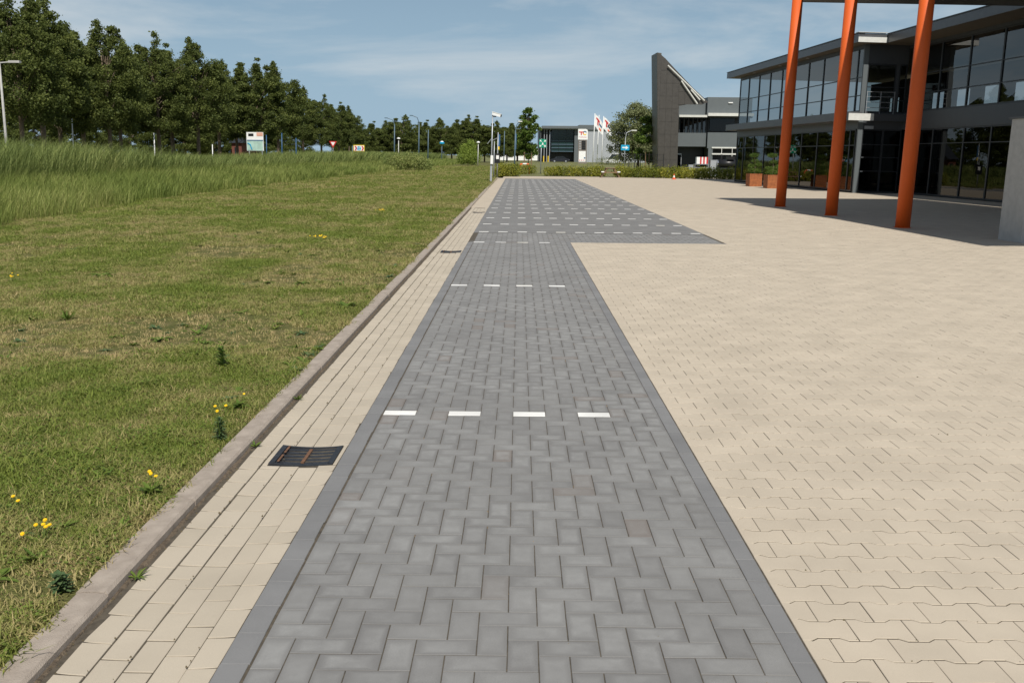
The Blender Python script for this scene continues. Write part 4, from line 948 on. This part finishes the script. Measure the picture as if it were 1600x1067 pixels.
# CCTV pole
t, h = pole('camera_pole', 767, 48.4, 180, .045, M_galv, 'slim steel pole carrying a white security camera at the end of the kerb')
c = MB().box(-.12, .42, -.09, .09, -.08, .09).box(-.16, .46, -.11, .11, .091, .115).build('camera', M_white_p, t); c.location = (.10, 0, h+.06); c.rotation_euler = (0, R(14), R(-12)); MB().disc((.44, 0, 0), (1, 0, 0), .065, .05, 14).build('lens', M_black, c)
MB().box(-.03, .22, -.03, .03, h-.12, h-.05).build('bracket', M_dark, t)
MB().tube([(0, 0, h*.62), (.30, 0, h*.66)], .018, 6).tube([(0, 0, h*.66), (-.28, 0, h*.57)], .018, 6).build('cross_arm', M_galv, t)
MB().box(-.055, .10, -.16, -.046, 1.1, 1.62).build('junction_box', M_white_p, t); MB().box(-.06, .06, -.06, .06, 0.0, 1.5).build('sleeve', M_galv, t)
t, h = pole('banner_pole', 776.5, 58, 207, .05, M_galv, 'thin post with a narrow blue banner behind the camera pole')
MB().box(.02, .16, -.03, .03, h-1.0, h-.15).build('banner', M_blue, t); MB().box(.02, .12, -.035, .035, h-1.25, h-1.02).build('yellow_plate', M_yel, t)
MB().box(-.26, .18, -.10, .10, 1.05, 1.75).build('control_box', M_black, t); MB().box(-.10, .10, -.105, -.101, 1.35, 1.62).build('label_plate', M_white_p, t)
t, h = pole('short_post', 771, 57, 221, .04, M_galv, 'short plain grey post between camera pole and banner post')
t, h = pole('lamp_post', 803.5, 76, 204, .075, M_bluepole, 'grey-blue lamp post right of the hedge block', 'lamp post')
MB().tube([(0, 0, h), (.10, 0, h+.5), (.32, 0, h+.85)], .04, 8).build('arm', M_bluepole, t); MB().box(.22, .62, -.08, .08, h+.80, h+.90).build('lamp_head', M_wpole, t); MB().box(.02, .12, -.02, .02, h*.55, h*.92).build('banner', M_blue, t)
# assembly-point sign
t, h = pole('assembly_point_sign', 844.5, 70.5, 217, .045, M_galv, 'green assembly point sign on a grey post at the back of the forecourt', 'sign')
z0, w = h-.78, .31
MB().box(-w+.10, w+.10, -.065, -.047, z0, h-.04).build('panel', M_green, t)
g = MB(); cx, cz = .10, (z0+h-.04)/2
for sx in (-1, 1):
    for sz in (-1, 1):
        g.xz([(cx+sx*.27, cz+sz*.29), (cx+sx*.11, cz+sz*.29), (cx+sx*.165, cz+sz*.235), (cx+sx*.09, cz+sz*.16), (cx+sx*.13, cz+sz*.12), (cx+sx*.205, cz+sz*.195), (cx+sx*.27, cz+sz*.13)][::(1 if sx*sz > 0 else -1)], -.072, -.067)
g.disc((cx, -.07, cz+.075), (0, 1, 0), .035, .006, 12).xz([(cx-.07, cz-.13), (cx+.07, cz-.13), (cx+.05, cz+.03), (cx-.05, cz+.03)], -.072, -.067)
g.build('symbol', M_white_p, t)
# red and white hoop barrier
t = thing('hoop_barrier', 'red and white hoop barrier in front of the young maple-like tree', 'barrier', (gnd(812, 88), 88, 0), 0)
wd = gnd(827, 88)-gnd(812, 88)
MB().tube([(0, 0, 0), (0, 0, .75), (.08, 0, .86), (wd-.08, 0, .86), (wd, 0, .75), (wd, 0, 0)], .07, 10).build('hoop', M_redor, t, smooth=True)
MB().tube([(0, -.0, .12), (0, 0, .5)], .075, 10).tube([(.25, 0, .87), (wd-.25, 0, .87)], .078, 10).build('white_band', M_white_p, t)
# blue arrow sign on a lamp post
t, h = pole('arrow_sign', 974.5, 77, 215, .045, M_galv, 'blue sign with a white right arrow on a bent grey lamp post', 'sign')
MB().tube([(0, 0, h), (.10, 0, h+.45), (.55, 0, h+.68), (.75, 0, h+.68)], .035, 8).build('lamp_arm', M_galv, t); MB().box(.55, 1.05, -.09, .09, h+.64, h+.74).build('lamp_head', M_wpole, t)
zc = at(976, 231, 96.7).z; MB().box(-.40, .42, -.07, -.05, zc-.26, zc+.26).build('panel', M_cyan, t)
MB().xz([(-.28, zc-.055), (.06, zc-.055), (.06, zc-.17), (.33, zc), (.06, zc+.17), (.06, zc+.055), (-.28, zc+.055)], -.076, -.072).build('arrow', M_white_p, t)
# traffic cone
t = thing('traffic_cone', 'small orange and white traffic cone in front of the long hedge', 'cone', (gnd(1053, 72), 72, 0))
MB().lathe([(.115, .031), (.088, .13)], 16).build('lower_cone', M_redor, t, smooth=True); MB().lathe([(.0875, .131), (.05, .27)], 16).build('white_band', M_white_p, t, smooth=True)
MB().lathe([(.0495, .271), (.022, .40)], 16).build('upper_cone', M_redor, t, smooth=True); MB().bbox(-.16, .16, -.16, .16, 0, .03, .03).build('foot', M_redor, t)
# picnic bench
t = thing('picnic_bench', 'brown wooden picnic bench with pale seat ends in front of the hedge gap', 'bench', (gnd(953, 76.6), 76.6, 0), R(0))
for k in range(4): MB().box(-.38, .38, -.55+k*.28, -.30+k*.28, .70, .74).build('table_plank', M_wood, t)
for s in (-.72, .52): MB().box(s, s+.2, -.6, .6, .42, .46).build('seat_plank', M_wood, t); MB().box(s-.01, s+.21, -.66, -.605, .40, .48).build('seat_end', M_white_p, t)
for y in (-.45, .45): MB().tube([(-.75, y, 0), (-.25, y, .70)], .04, 6).tube([(.75, y, 0), (.25, y, .70)], .04, 6).box(-.66, .66, y-.02, y+.02, .36, .42).build('leg_frame', M_wood, t)
# black mesh fence posts beside the fin wall
f = thing('metal_fence', 'thin black metal fence between the willow and the fin wall', 'fence', (0, 91.7, 0))
xs = [gnd(u, 91.7) for u in (968, 982, 991, 1000, 1026, 1036)]
for x in xs: MB().box(x-.03, x+.03, -.03, .03, 0, 1.9).build('fence_post', M_black, f)
for z in (.15, .7, 1.25, 1.8): MB().box(xs[0], xs[-1], -.012, .012, z, z+.025).build('fence_rail', M_black, f)
for k in range(24): xx = xs[0]+(xs[-1]-xs[0])*(k+.5)/24; MB().box(xx-.007, xx+.007, -.006, .006, .15, 1.8).build('fence_bar', M_black, f)
#@@FAR2
# ------------------------------------------------------------------ fin building behind the hedge
YFN = 100.4
def q(u, v, Y=YFN): p = at(u, v, Y); return (p.x, p.z)
fin = thing('fin_building', 'dark building with a tall pointed metal fin wall rising at its corner', 'building', (0, 0, 0))
pts = [q(1028, 270), q(1058, 270), q(1061, 166), q(1085, 161), q(1098, 163), q(1107, 160), q(1096, 150), q(1083, 138), q(1066, 120), q(1050, 103), q(1040, 92), q(1033, 86), q(1027, 82.5)]
MB().xz(pts, YFN, YFN+.5).build('fin_wall', M_zinc, fin)
lx = [q(1028, 270), q(1027, 82.5)]
b = MB(); x0b, z0b = lx[0]; x0t, z0t = lx[1]
b.v = [(x0b-.02, YFN+.02, z0b), (x0t-.02, YFN+.02, z0t), (x0t-.15, YFN+3.2, z0t), (x0b+.0, YFN+4.0, z0b), (x0b+.5, YFN+.51, z0b), (x0t+.5, YFN+.51, z0t), (x0t+.5, YFN+3.2, z0t), (x0b+.5, YFN+4.0, z0b)]
b.f = [(0, 1, 2, 3), (4, 7, 6, 5), (1, 5, 6, 2), (3, 2, 6, 7), (0, 4, 5, 1)]
b.build('fin_side', M_zincl, fin)  # side is a lighter, browner tone than the fin front
# cladding panels proud of the fin face
def top_at(x):
    T_ = pts[5:]; xs_ = [p[0] for p in T_][::-1]; zs_ = [p[1] for p in T_][::-1]; return float(np.interp(x, xs_, zs_))
xl = q(1029.5, 200)[0]; pw = .62
for i in range(8):
    xa, xb = xl+i*pw, xl+(i+1)*pw-.02
    zmax = min(top_at(xa), top_at(xb))-.08; zmin = .1 if xb < q(1060, 200)[0] else q(1070, 166)[1]+.15
    z = zmin
    while z < zmax-.2:
        z2 = min(z+1.25, zmax); MB().box(xa, xb, YFN-.03, YFN-.002, z, z2-.02).build('cladding_panel', M_zinc, fin); z = z2
for (u0, v0, u1, v1) in ((1043, 103, 1100, 158), (1064, 127, 1089, 163), (1079, 141, 1093, 157)):
    a, b_ = q(u0, v0), q(u1, v1); MB().tube([(a[0], YFN-.25, a[1]), (b_[0], YFN-.25, b_[1])], .07, 6).build('strut', M_wpole, fin)
# grey volume behind
YG = 105.5
def g2(u, v): return q(u, v, YG)
def gb(u0, v0, u1, v1, d0, d1, nm, m, par=fin):
    a, c = g2(u0, v1), g2(u1, v0); return MB().box(a[0], c[0], YG+d0, YG+d1, max(a[1], 0), c[1]).build(nm, m, par)
gb(1061, 160, 1104, 183, 0.3, 9, 'upper_wall', M_gclad); gb(1104, 153, 1175, 183, -.3, 9, 'upper_wall', M_gclad)
gb(1060, 180.5, 1104, 183.5, -.6, .29, 'ledge', M_wpole); gb(1104, 178, 1175, 182, -.9, -.31, 'ledge', M_wpole)
gb(1061, 183.5, 1175, 208, 0.9, 9, 'window_recess', M_black)
for k in range(6):
    w_ = gb(1062+k*7, 184, 1062+k*7+2.2, 208, .5, .6, 'window_mullion', M_dark); gb(1064.3+k*7, 184, 1069+k*7, 208, .54, .56, 'pane', M_glass, w_)
w_ = gb(1108, 184, 1110, 206, .5, .6, 'window_mullion', M_dark); gb(1110, 184, 1150, 205, .54, .56, 'pane', M_glassd, w_)
gb(1104, 183, 1175, 184.5, -.3, .5, 'soffit_band', M_dark)
gb(1058, 208, 1104, 229, 0.2, 9, 'lower_wall', M_gclad); gb(1104, 208, 1175, 232, -.3, 9, 'lower_wall', M_gclad); gb(1104, 232, 1113, 275, -.3, 9, 'lower_wall', M_gclad)
gb(1058, 229, 1104, 275, 2.0, 9, 'porch_wall', M_dark); gb(1055, 229, 1058, 275, .2, 2, 'porch_post', M_gclad)
d_ = gb(1056, 240, 1068, 272, 1.2, 1.3, 'door', M_galv); gb(1057, 242, 1067, 270, 1.16, 1.19, 'pane', M_glass, d_)
gb(1113, 232, 1175, 250, .9, 9, 'garage_panel', M_black); gb(1113, 250, 1175, 275, .2, 9, 'garage_panel', M_dark)
for v in (230.5, 240.3): gb(1111, v, 1175, v+1.6, -.40, -.31, 'garage_rail', M_wpole)
for u in (1125.5, 1142): gb(u, 232.2, u+1.6, 247, -.38, -.31, 'garage_mullion', M_wpole)
gb(1137, 160.5, 1144, 162, -.42, -.31, 'wall_light', M_white_p)
# catering cart and barbecue trailer behind the hedge
t = thing('serving_cart', 'metal serving cart with a red and white striped awning roll on top', 'cart', (gnd(1085, 82.9), 82.9, 0))
cw = gnd(1106, 82.9)-gnd(1085, 82.9)
for x in (0, cw):
    for y in (0, .7): MB().box(x-.02, x+.02, y-.02, y+.02, 0, 1.0).build('leg', M_galv, t)
for z in (.35, .72, 1.0): MB().box(-.05, cw+.05, -.05, .75, z, z+.04).build('shelf', M_galv, t)
for k in range(7):
    MB().box(.14+k*.135, .14+k*.135+.133, 0.0, .6, 1.06, 1.62).build('stripe', (M_red, M_white_p)[k % 2 if k else 1] if k else M_white_p, t)
MB().box(-.5, -.1, .1, .5, .55, .98).build('side_box', M_galv, t)
t = thing('barbecue_trailer', 'black barrel barbecue trailer with chrome end parked at the garage', 'trailer', (gnd(1118, 82.9), 82.9, 0))
MB().tube([(.25, .4, 1.08), (2.0, .4, 1.08)], .34, 20).build('barrel', M_black, t, smooth=True); MB().tube([(.16, .4, 1.12), (.24, .4, 1.12)], .26, 20).build('end_cap', M_chrome, t)
MB().box(.2, 2.4, .05, .75, .48, .60).build('chassis', M_black, t); MB().box(.95, 1.55, .0, .8, 1.43, 1.70).tube([(.5, .4, 1.35), (.5, .4, 1.85)], .09, 10).build('firebox', M_black, t)
for y in (0.0, .8):
    w_ = MB().disc((1.15, y, .33), (0, 1, 0), .33, .16, 20).build('wheel', M_rub, t); MB().disc((1.15, y-.085, .33), (0, 1, 0), .15, .02, 14).build('rim', M_chrome, w_)
t = thing('storage_box', 'pale grey cabinet standing between cart and barbecue trailer', 'cabinet', (gnd(1109, 83.4), 83.4, 0))
MB().bbox(0, .68, 0, .6, .05, 1.35, .02).build('body', M_lclad, t); MB().box(-.01, .69, -.01, .61, 1.352, 1.39).build('lid', M_galv, t)

# ------------------------------------------------------------------ glass hall, fuel price pylon, flags
YH = 251.0
hall = thing('glass_hall', 'grey hall with green-glass corner and pale cladding beyond the price pylon', 'building', (0, 0, 0))
def hb(u0, v0, u1, v1, d0, d1, nm, m, par=hall):
    a, c = q(u0, v1, YH), q(u1, v0, YH); return MB().box(a[0], c[0], YH+d0, YH+d1, max(a[1], 0), c[1]).build(nm, m, par)
hb(847, 197.5, 906, 201, -1, 30, 'roof', M_gclad); hb(844, 200, 906, 202, -.5, 30, 'roof_soffit', M_lclad)
hb(905, 196.5, 1012, 203, -.4, 30, 'parapet', M_gclad); hb(905, 203, 1012, 256, 0, 30, 'pale_wall', M_lclad)
for k in range(9): hb(908+k*11.5, 203.2, 908.5+k*11.5, 256, -.05, -.005, 'cladding_joint', M_galv)
hb(862, 202, 897, 238, 2, 30, 'hall_glass', mat('green_glass', (0.015, 0.035, 0.034), 0.15, .3, .15))
for v in (220, 225.5, 231, 236.5): hb(862, v, 897, v+.7, 1.8, 1.98, 'glass_rail', M_bluepole)
for u in (861, 873, 885, 896.5): hb(u, 202, u+.8, 238, 1.7, 1.79, 'glass_mullion', M_dark)
hb(897, 202, 905, 256, .5, 30, 'corner_wall', M_gclad); hb(843, 202, 860, 256, 6, 30, 'side_wall', M_dark)
for u in (844, 849.5, 853.5, 858): hb(u, 202, u+1.6, 254, .3, 1.4, 'pier', M_lclad if u > 845 else M_gclad)
hb(860, 238, 897, 256, 5, 30, 'loading_recess', M_black)
for k, u in enumerate((849.3, 856.3)):
    o = MB().tube([(0, 0, 0), (0, 0, 1.5)], .13, 10).build('bollard', M_yel, None, loc=(gnd(u, 246), 246, 0)); tag(o, '%s yellow bollard at the loading bay of the glass hall' % ('left', 'right')[k], 'bollard', 'yellow bollards')
YP = 211.0
t = thing('price_pylon', 'tall fuel price pylon with white logo top and taupe price panel', 'sign', (gnd(909.5, YP), YP, 0), 0)
xc = t.location.x
def pb(u0, v0, u1, v1, y0, y1, nm, m, par=t):
    a, c = q(u0, v1, YP), q(u1, v0, YP); return MB().box(a[0]-xc, c[0]-xc, y0, y1, max(a[1], 0), c[1]).build(nm, m, par)
pb(903, 219, 917, 256, -.25, .25, 'body', M_taupe)
a, c = q(903, 218.5, YP), q(918.5, 202, YP); x0_, x1_, z0_, z1_ = a[0]-xc, c[0]-xc, a[1], c[1]
MB().xz([(x0_, z0_), (x1_, z0_), (x1_, z1_-.5)]+[(x1_-.5+.5*math.cos(k*R(15)), z1_-.5+.5*math.sin(k*R(15))) for k in range(1, 6)]+[(x1_-.5, z1_), (x0_, z1_)], -.35, .35).build('logo_panel', M_white_p, t)
pb(904, 236.5, 915, 253, -.30, -.252, 'lower_panel', M_white_p)
for k in range(4): pb(908.6, 220.3+k*3.6, 915, 223.4+k*3.6, -.29, -.252, 'price_display', M_black)
for k in range(4): pb(904.6, 221.2+k*3.6, 907.8, 222.4+k*3.6, -.27, -.252, 'fuel_label', M_lclad)
pb(912.2, 246, 914.4, 248.2, -.33, -.302, 'blue_mark', M_blue)
for k in range(3): pb(905+k*3.2, 250, 906.4+k*3.2, 251.4, -.33, -.302, 'red_mark', M_red)
lg_ = [(904.6, 208.6), (910.5, 209.2)]
pb(904.7, 206.0, 911.5, 207.6, -.37, -.352, 'logo_red_bar', M_red); pb(907.3, 207.6, 908.9, 211.6, -.37, -.352, 'logo_red_stem', M_red)
ctr = q(913.6, 208.4, YP); cxx, czz = ctr[0]-xc, ctr[1]
for a0, a1, mm_, nm in ((20, 150, M_blue, 'logo_blue_arc'), (150, 215, M_redor, 'logo_orange_arc'), (215, 330, M_yel, 'logo_yellow_arc')):
    b = MB(); pa = []
    for k in range(9): a_ = R(a0+(a1-a0)*k/8); pa.append((cxx+.44*math.cos(a_), czz+.44*math.sin(a_)))
    for k in range(8, -1, -1): a_ = R(a0+(a1-a0)*k/8); pa.append((cxx+.24*math.cos(a_), czz+.24*math.sin(a_)))
    b.xz(pa, -.37, -.352).build(nm, mm_, t)
text('logo_text', 'TotalEnergies', .30, M_red, t, Matrix.Translation((q(910.6, 215, YP)[0]-xc, -.36, q(910, 215.3, YP)[1])) @ STAND)
def flagpole(u, Y, vt, fl, label):
    t, h = pole('flagpole', u, Y, vt, .09, M_white_p, label, 'flagpole', group='white flagpoles')
    if fl:
        V, F = [], []; W_, Hh, n, m_ = 2.3, 1.5, 14, 6
        for j in range(m_+1):
            for i in range(n+1):
                s, r_ = i/n, j/m_; V.append((.1+W_*s*.72, .22*math.sin(s*7+r_*1.2), h-.15-r_*Hh*1.6-W_*s*fl+.12*math.sin(s*5+r_*2)))
        for j in range(m_):
            for i in range(n): k = j*(n+1)+i; F.append((k, k+1, k+n+2, k+n+1))
        b = MB(); b.v = V; b.f = F; fo = b.build('flag', M_white_p, t, smooth=True)
        def patch(i0, i1, j0, j1, mm_, nm):
            b = MB()
            for j in range(j0, j1):
                for i in range(i0, i1):
                    k = j*(n+1)+i; kk = len(b.v); b.v += [(V[z][0], V[z][1]-.03, V[z][2]) for z in (k, k+1, k+n+2, k+n+1)]; b.f.append((kk, kk+1, kk+2, kk+3))
            b.build(nm, mm_, fo)
        patch(2, 8, 1, 2, M_red, 'red_stroke'); patch(4, 6, 2, 4, M_red, 'red_stem'); patch(7, 12, 2, 3, M_blue, 'blue_stroke'); patch(7, 11, 4, 5, M_redor, 'orange_stroke')
flagpole(926, 160, 177.5, .75, 'leftmost white flagpole with a drooping logo flag')
flagpole(932.5, 163, 180, 0, 'middle white flagpole, its flag hidden behind the left one')
flagpole(939.8, 168, 182, .62, 'rightmost white flagpole with its logo flag blowing right')
# dark clipped bank and vehicles beyond the verge
hedge(gnd(934, 182), 182, gnd(985, 176), 176, 1.5, 2.5, 4200, 'dark clipped hedge beneath the flagpoles', 79, M_leaf)
def car(x, y, rz, m, label, L_=4.3, H_=1.45, van=False):
    t = thing('parked_car', label, 'car', (x, y, 0), rz)
    l = L_/2; prof = [(-l, .35), (-l, .75), (-l*.85, .88), (-l*.62, .92), (-l*.40, H_-.05), (l*.35, H_), (l*.70, .98), (l*.97, .85), (l, .4), (l*.9, .25), (-l*.9, .25)]
    if van: prof = [(-l, .35), (-l, H_-.2), (-l*.95, H_), (l*.35, H_), (l*.62, .98), (l*.97, .85), (l, .4), (l*.9, .25), (-l*.9, .25)]
    MB().xz(prof, -.85, .85).build('body', m, t)
    wp = [(-l*.55, .95), (-l*.38, H_-.12), (l*.32, H_-.08), (l*.62, .98)]
    for yy in (-.853, .853): MB().xz(wp, min(yy, yy*1.004), max(yy, yy*1.004)).build('window', M_cglass, t)
    for sx in (-.62, .62):
        for yy in (-.80, .80): w = MB().disc((sx*l, yy, .32), (0, 1, 0), .32, .2, 18).build('wheel', M_rub, t); MB().disc((sx*l, yy*1.13, .32), (0, 1, 0), .18, .03, 14).build('rim', M_galv, w)
    for yy in (-.6, .6): MB().box(l-.06, l+.02, yy-.15, yy+.15, .62, .76).build('headlight', M_lclad, t)
    return t
car(gnd(875, 232), 232, 0, M_carb, 'dark parked car in front of the glass hall')
car(gnd(962, 207), 207, R(180), M_carw, 'white van roof showing above the dark clipped hedge', 5.6, 2.1, True)
car(gnd(463, 105), 105, R(170), M_carb, 'dark car on the road, roof just above the reeds')
# white low building and red brick house glimpsed behind
o = MB().box(-6, 16, 0, 8, 0, 3.2).build('white_building', M_white_p, None, loc=(gnd(802, 314), 314, 0)); tag(o, 'low white building glimpsed between the lamp post and the glass hall', 'building')
MB().box(-3, 4, -.3, -.02, 2.4, 4.0).build('red_band', M_red, o)

# ------------------------------------------------------------------ left side: road furniture among the trees
struct(sheet('road', [(-29, 10), (-23, 10), (-23, 330), (-29, 330)], -0.10, M_asphalt))
for u, Y, vt, lb in ((14, 45, 98, 'pale street lamp at the left edge, in front of the tall trees'),):
    Y = 45.0; x = gnd(16, Y); h = at(7, vt, Y).z; t = thing('street_lamp', lb, 'street lamp', (x, Y, 0))
    MB().tube([(0, 0, 0), (0, 0, h*.4), (0, 0, h)], [.075, .06, .045], 10).build('post', M_conc, t, smooth=True); MB().tube([(0, 0, h-.02), (.55, 0, h+.02)], .03, 8).build('arm', M_conc, t); MB().box(.45, .95, -.1, .1, h-.02, h+.08).build('lamp_head', M_conc, t)
for k, (u, Y, vt, lb) in enumerate(((117, 52, 186, 'thin white post between the second and third tree trunks'), (243, 58, 208, 'short white post under the left part of the tree row'), (333, 66, 226, 'stubby white post at the edge of the road'))):
    pole('marker_post', u, Y, vt, .045, M_white_p, lb, 'post')
for u, Y, vt, dx, lb in ((616, 130, 195, -1.2, 'blue-grey street lamp with its arm bent left, above the bush'), (654, 120, 192, -1.0, 'tall blue-grey street lamp left of the lime-green bush'), ):
    t, h = pole('street_lamp', u, Y, vt, .11, M_bluepole, lb, 'street lamp'); MB().tube([(0, 0, h), (dx*.3, 0, h+.75), (dx, 0, h+1.0)], .06, 8).build('arm', M_bluepole, t); MB().box(dx-.45, dx+.05, -.12, .12, h+.95, h+1.08).build('lamp_head', M_bluepole, t)
pole('blue_mast', 668.5, 118, 203, .09, M_bluepole, 'plain blue mast right of the tall street lamp', 'mast')
pole('blue_mast', 787, 160, 205, .10, M_bluepole, 'slim blue mast in front of the far trees behind the banner post', 'mast')
for u, Y, vt, lb in ((622.5, 112, 218, 'small white path lamp beside the bent street lamp'), (746.5, 112, 224, 'small white mushroom lamp right of the lime-green bush')):
    t, h = pole('path_lamp', u, Y, vt, .06, M_wpole, lb, 'lamp'); MB().lathe([(.05, 0), (.26, .08), (.20, .2), (.03, .26)], 14, (0, 0, h)).build('lamp_head', M_white_p, t)
t, h = pole('globe_sign', 690, 135, 226, .07, M_bluepole, 'blue and white round-topped sign in front of the far trees', 'sign'); MB().lathe([(.1, 0), (.42, .1), (.45, .3), (.3, .42)], 14, (0, 0, h)).build('globe', M_cyan, t); MB().lathe([(.3, .425), (.2, .55), (.02, .6)], 14, (0, 0, h)).build('cap', M_white_p, t)
# area map board
YM = 87.9
t = thing('map_board', 'large white and teal area map board between the tree trunks', 'sign', (gnd(398, YM), YM, 0)); xc = t.location.x
def mb(u0, v0, u1, v1, y0, y1, nm, m, par=t):
    a, c = q(u0, v1, YM), q(u1, v0, YM); return MB().box(a[0]-xc, c[0]-xc, y0, y1, a[1], c[1]).build(nm, m, par)
mb(386, 207, 411, 236, 0, .12, 'board', M_white_p); mb(386.5, 220.5, 410.5, 235.5, -.02, -.002, 'map', mat('map_teal', (0.36, 0.52, 0.45), .6, .3, 1.5)); mb(386, 219, 411, 220.3, -.03, -.002, 'blue_bar', M_blue)
mb(401, 207.5, 410.5, 213, -.02, -.002, 'heading', mat('salmon', (.65, .35, .26), .6, .1, 3)); mb(388, 209, 396, 213, -.02, -.002, 'emblem', M_black)
b = MB().tube([(q(387, 224, YM)[0]-xc, -.03, q(387, 224, YM)[1]), (q(391, 226, YM)[0]-xc, -.03, q(391, 226, YM)[1]), (q(394, 234, YM)[0]-xc, -.03, q(394, 234, YM)[1])], .05, 6).build('map_route', M_cyan, t)
for u in (389, 409): mb(u, 236, u+1.2, 243, .02, .1, 'leg', M_galv)
for u, vt, lb in ((417, 211, 'bright blue post right of the map board'), (441, 208, 'bright blue post between two trunks, right of the map board'), (463, 216, 'bright blue post beside the dark car')): pole('blue_post', u, 74, vt, .055, M_blue, lb, 'post', group='bright blue posts')
# yield sign
t, h = pole('yield_sign', 520.5, 98, 221, .035, M_galv, 'red and white triangular yield sign under the tree row', 'sign'); b = MB().xz([(-.48, h), (0, h-.82), (.48, h)], -.05, -.03).build('panel', M_red, t); MB().xz([(-.27, h-.11), (0, h-.56), (.27, h-.11)], -.058, -.052).build('inner', M_white_p, t)
# roundabout chevron board
YC = 125.6
t = thing('chevron_board', 'white board with red chevrons and a blue roundabout disc, yellow edge', 'sign', (gnd(561.5, YC), YC, 0)); xc = t.location.x
a, c = q(553, 237, YC), q(570, 227, YC); w2, z0, z1 = (c[0]-a[0])/2, a[1], c[1]; zc = (z0+z1)/2
MB().box(-w2, w2, 0, .06, z0, z1).build('edge_panel', M_yel, t); MB().box(-w2+.08, w2-.08, -.02, -.002, z0+.08, z1-.08).build('board', M_white_p, t)
for s in (-1, 1):
    X = s*w2*.62
    MB().xz([(X-.13, z0+.12), (X+.05, z0+.12), (X+.20, zc), (X+.05, z1-.12), (X-.13, z1-.12), (X+.02, zc)], -.03, -.022).build('chevron', M_red, t)
d_ = MB().disc((0, -.03, zc), (0, 1, 0), .27, .014, 20).build('disc', M_cyan, t)
for k in range(3):
    pa = [(.19*math.cos(R(120*k+a_)), zc+.19*math.sin(R(120*k+a_))) for a_ in range(0, 81, 20)]+[(.12*math.cos(R(120*k+a_)), zc+.12*math.sin(R(120*k+a_))) for a_ in range(80, -1, -20)]
    MB().xz(pa, -.045, -.038).build('ring_arrow', M_white_p, d_)
for x in (-w2*.6, w2*.6): MB().box(x-.03, x+.03, .061, .10, 0, z1-.1).build('leg', M_bluepole, t)
pole('blue_post', 551, 100, 228, .08, M_bluepole, 'blue-grey post at the left end of the chevron board', 'post')
# brick house behind the trees
hs = thing('brick_house', 'red brick house glimpsed between the trunks left of the map board', 'house', (gnd(372, 140.6), 140.6, 0))
MB().box(-.8, .6, 0, 8, 0, 3.0).build('wall', M_brick, hs); r_ = MB().yz([(-.4, 3.01), (8.4, 3.01), (4, 5.4)], -1.1, .9).build('roof', M_dark, hs); MB().box(-.4, .2, -.04, -.005, 1.2, 2.4).build('window', M_cglass, hs)
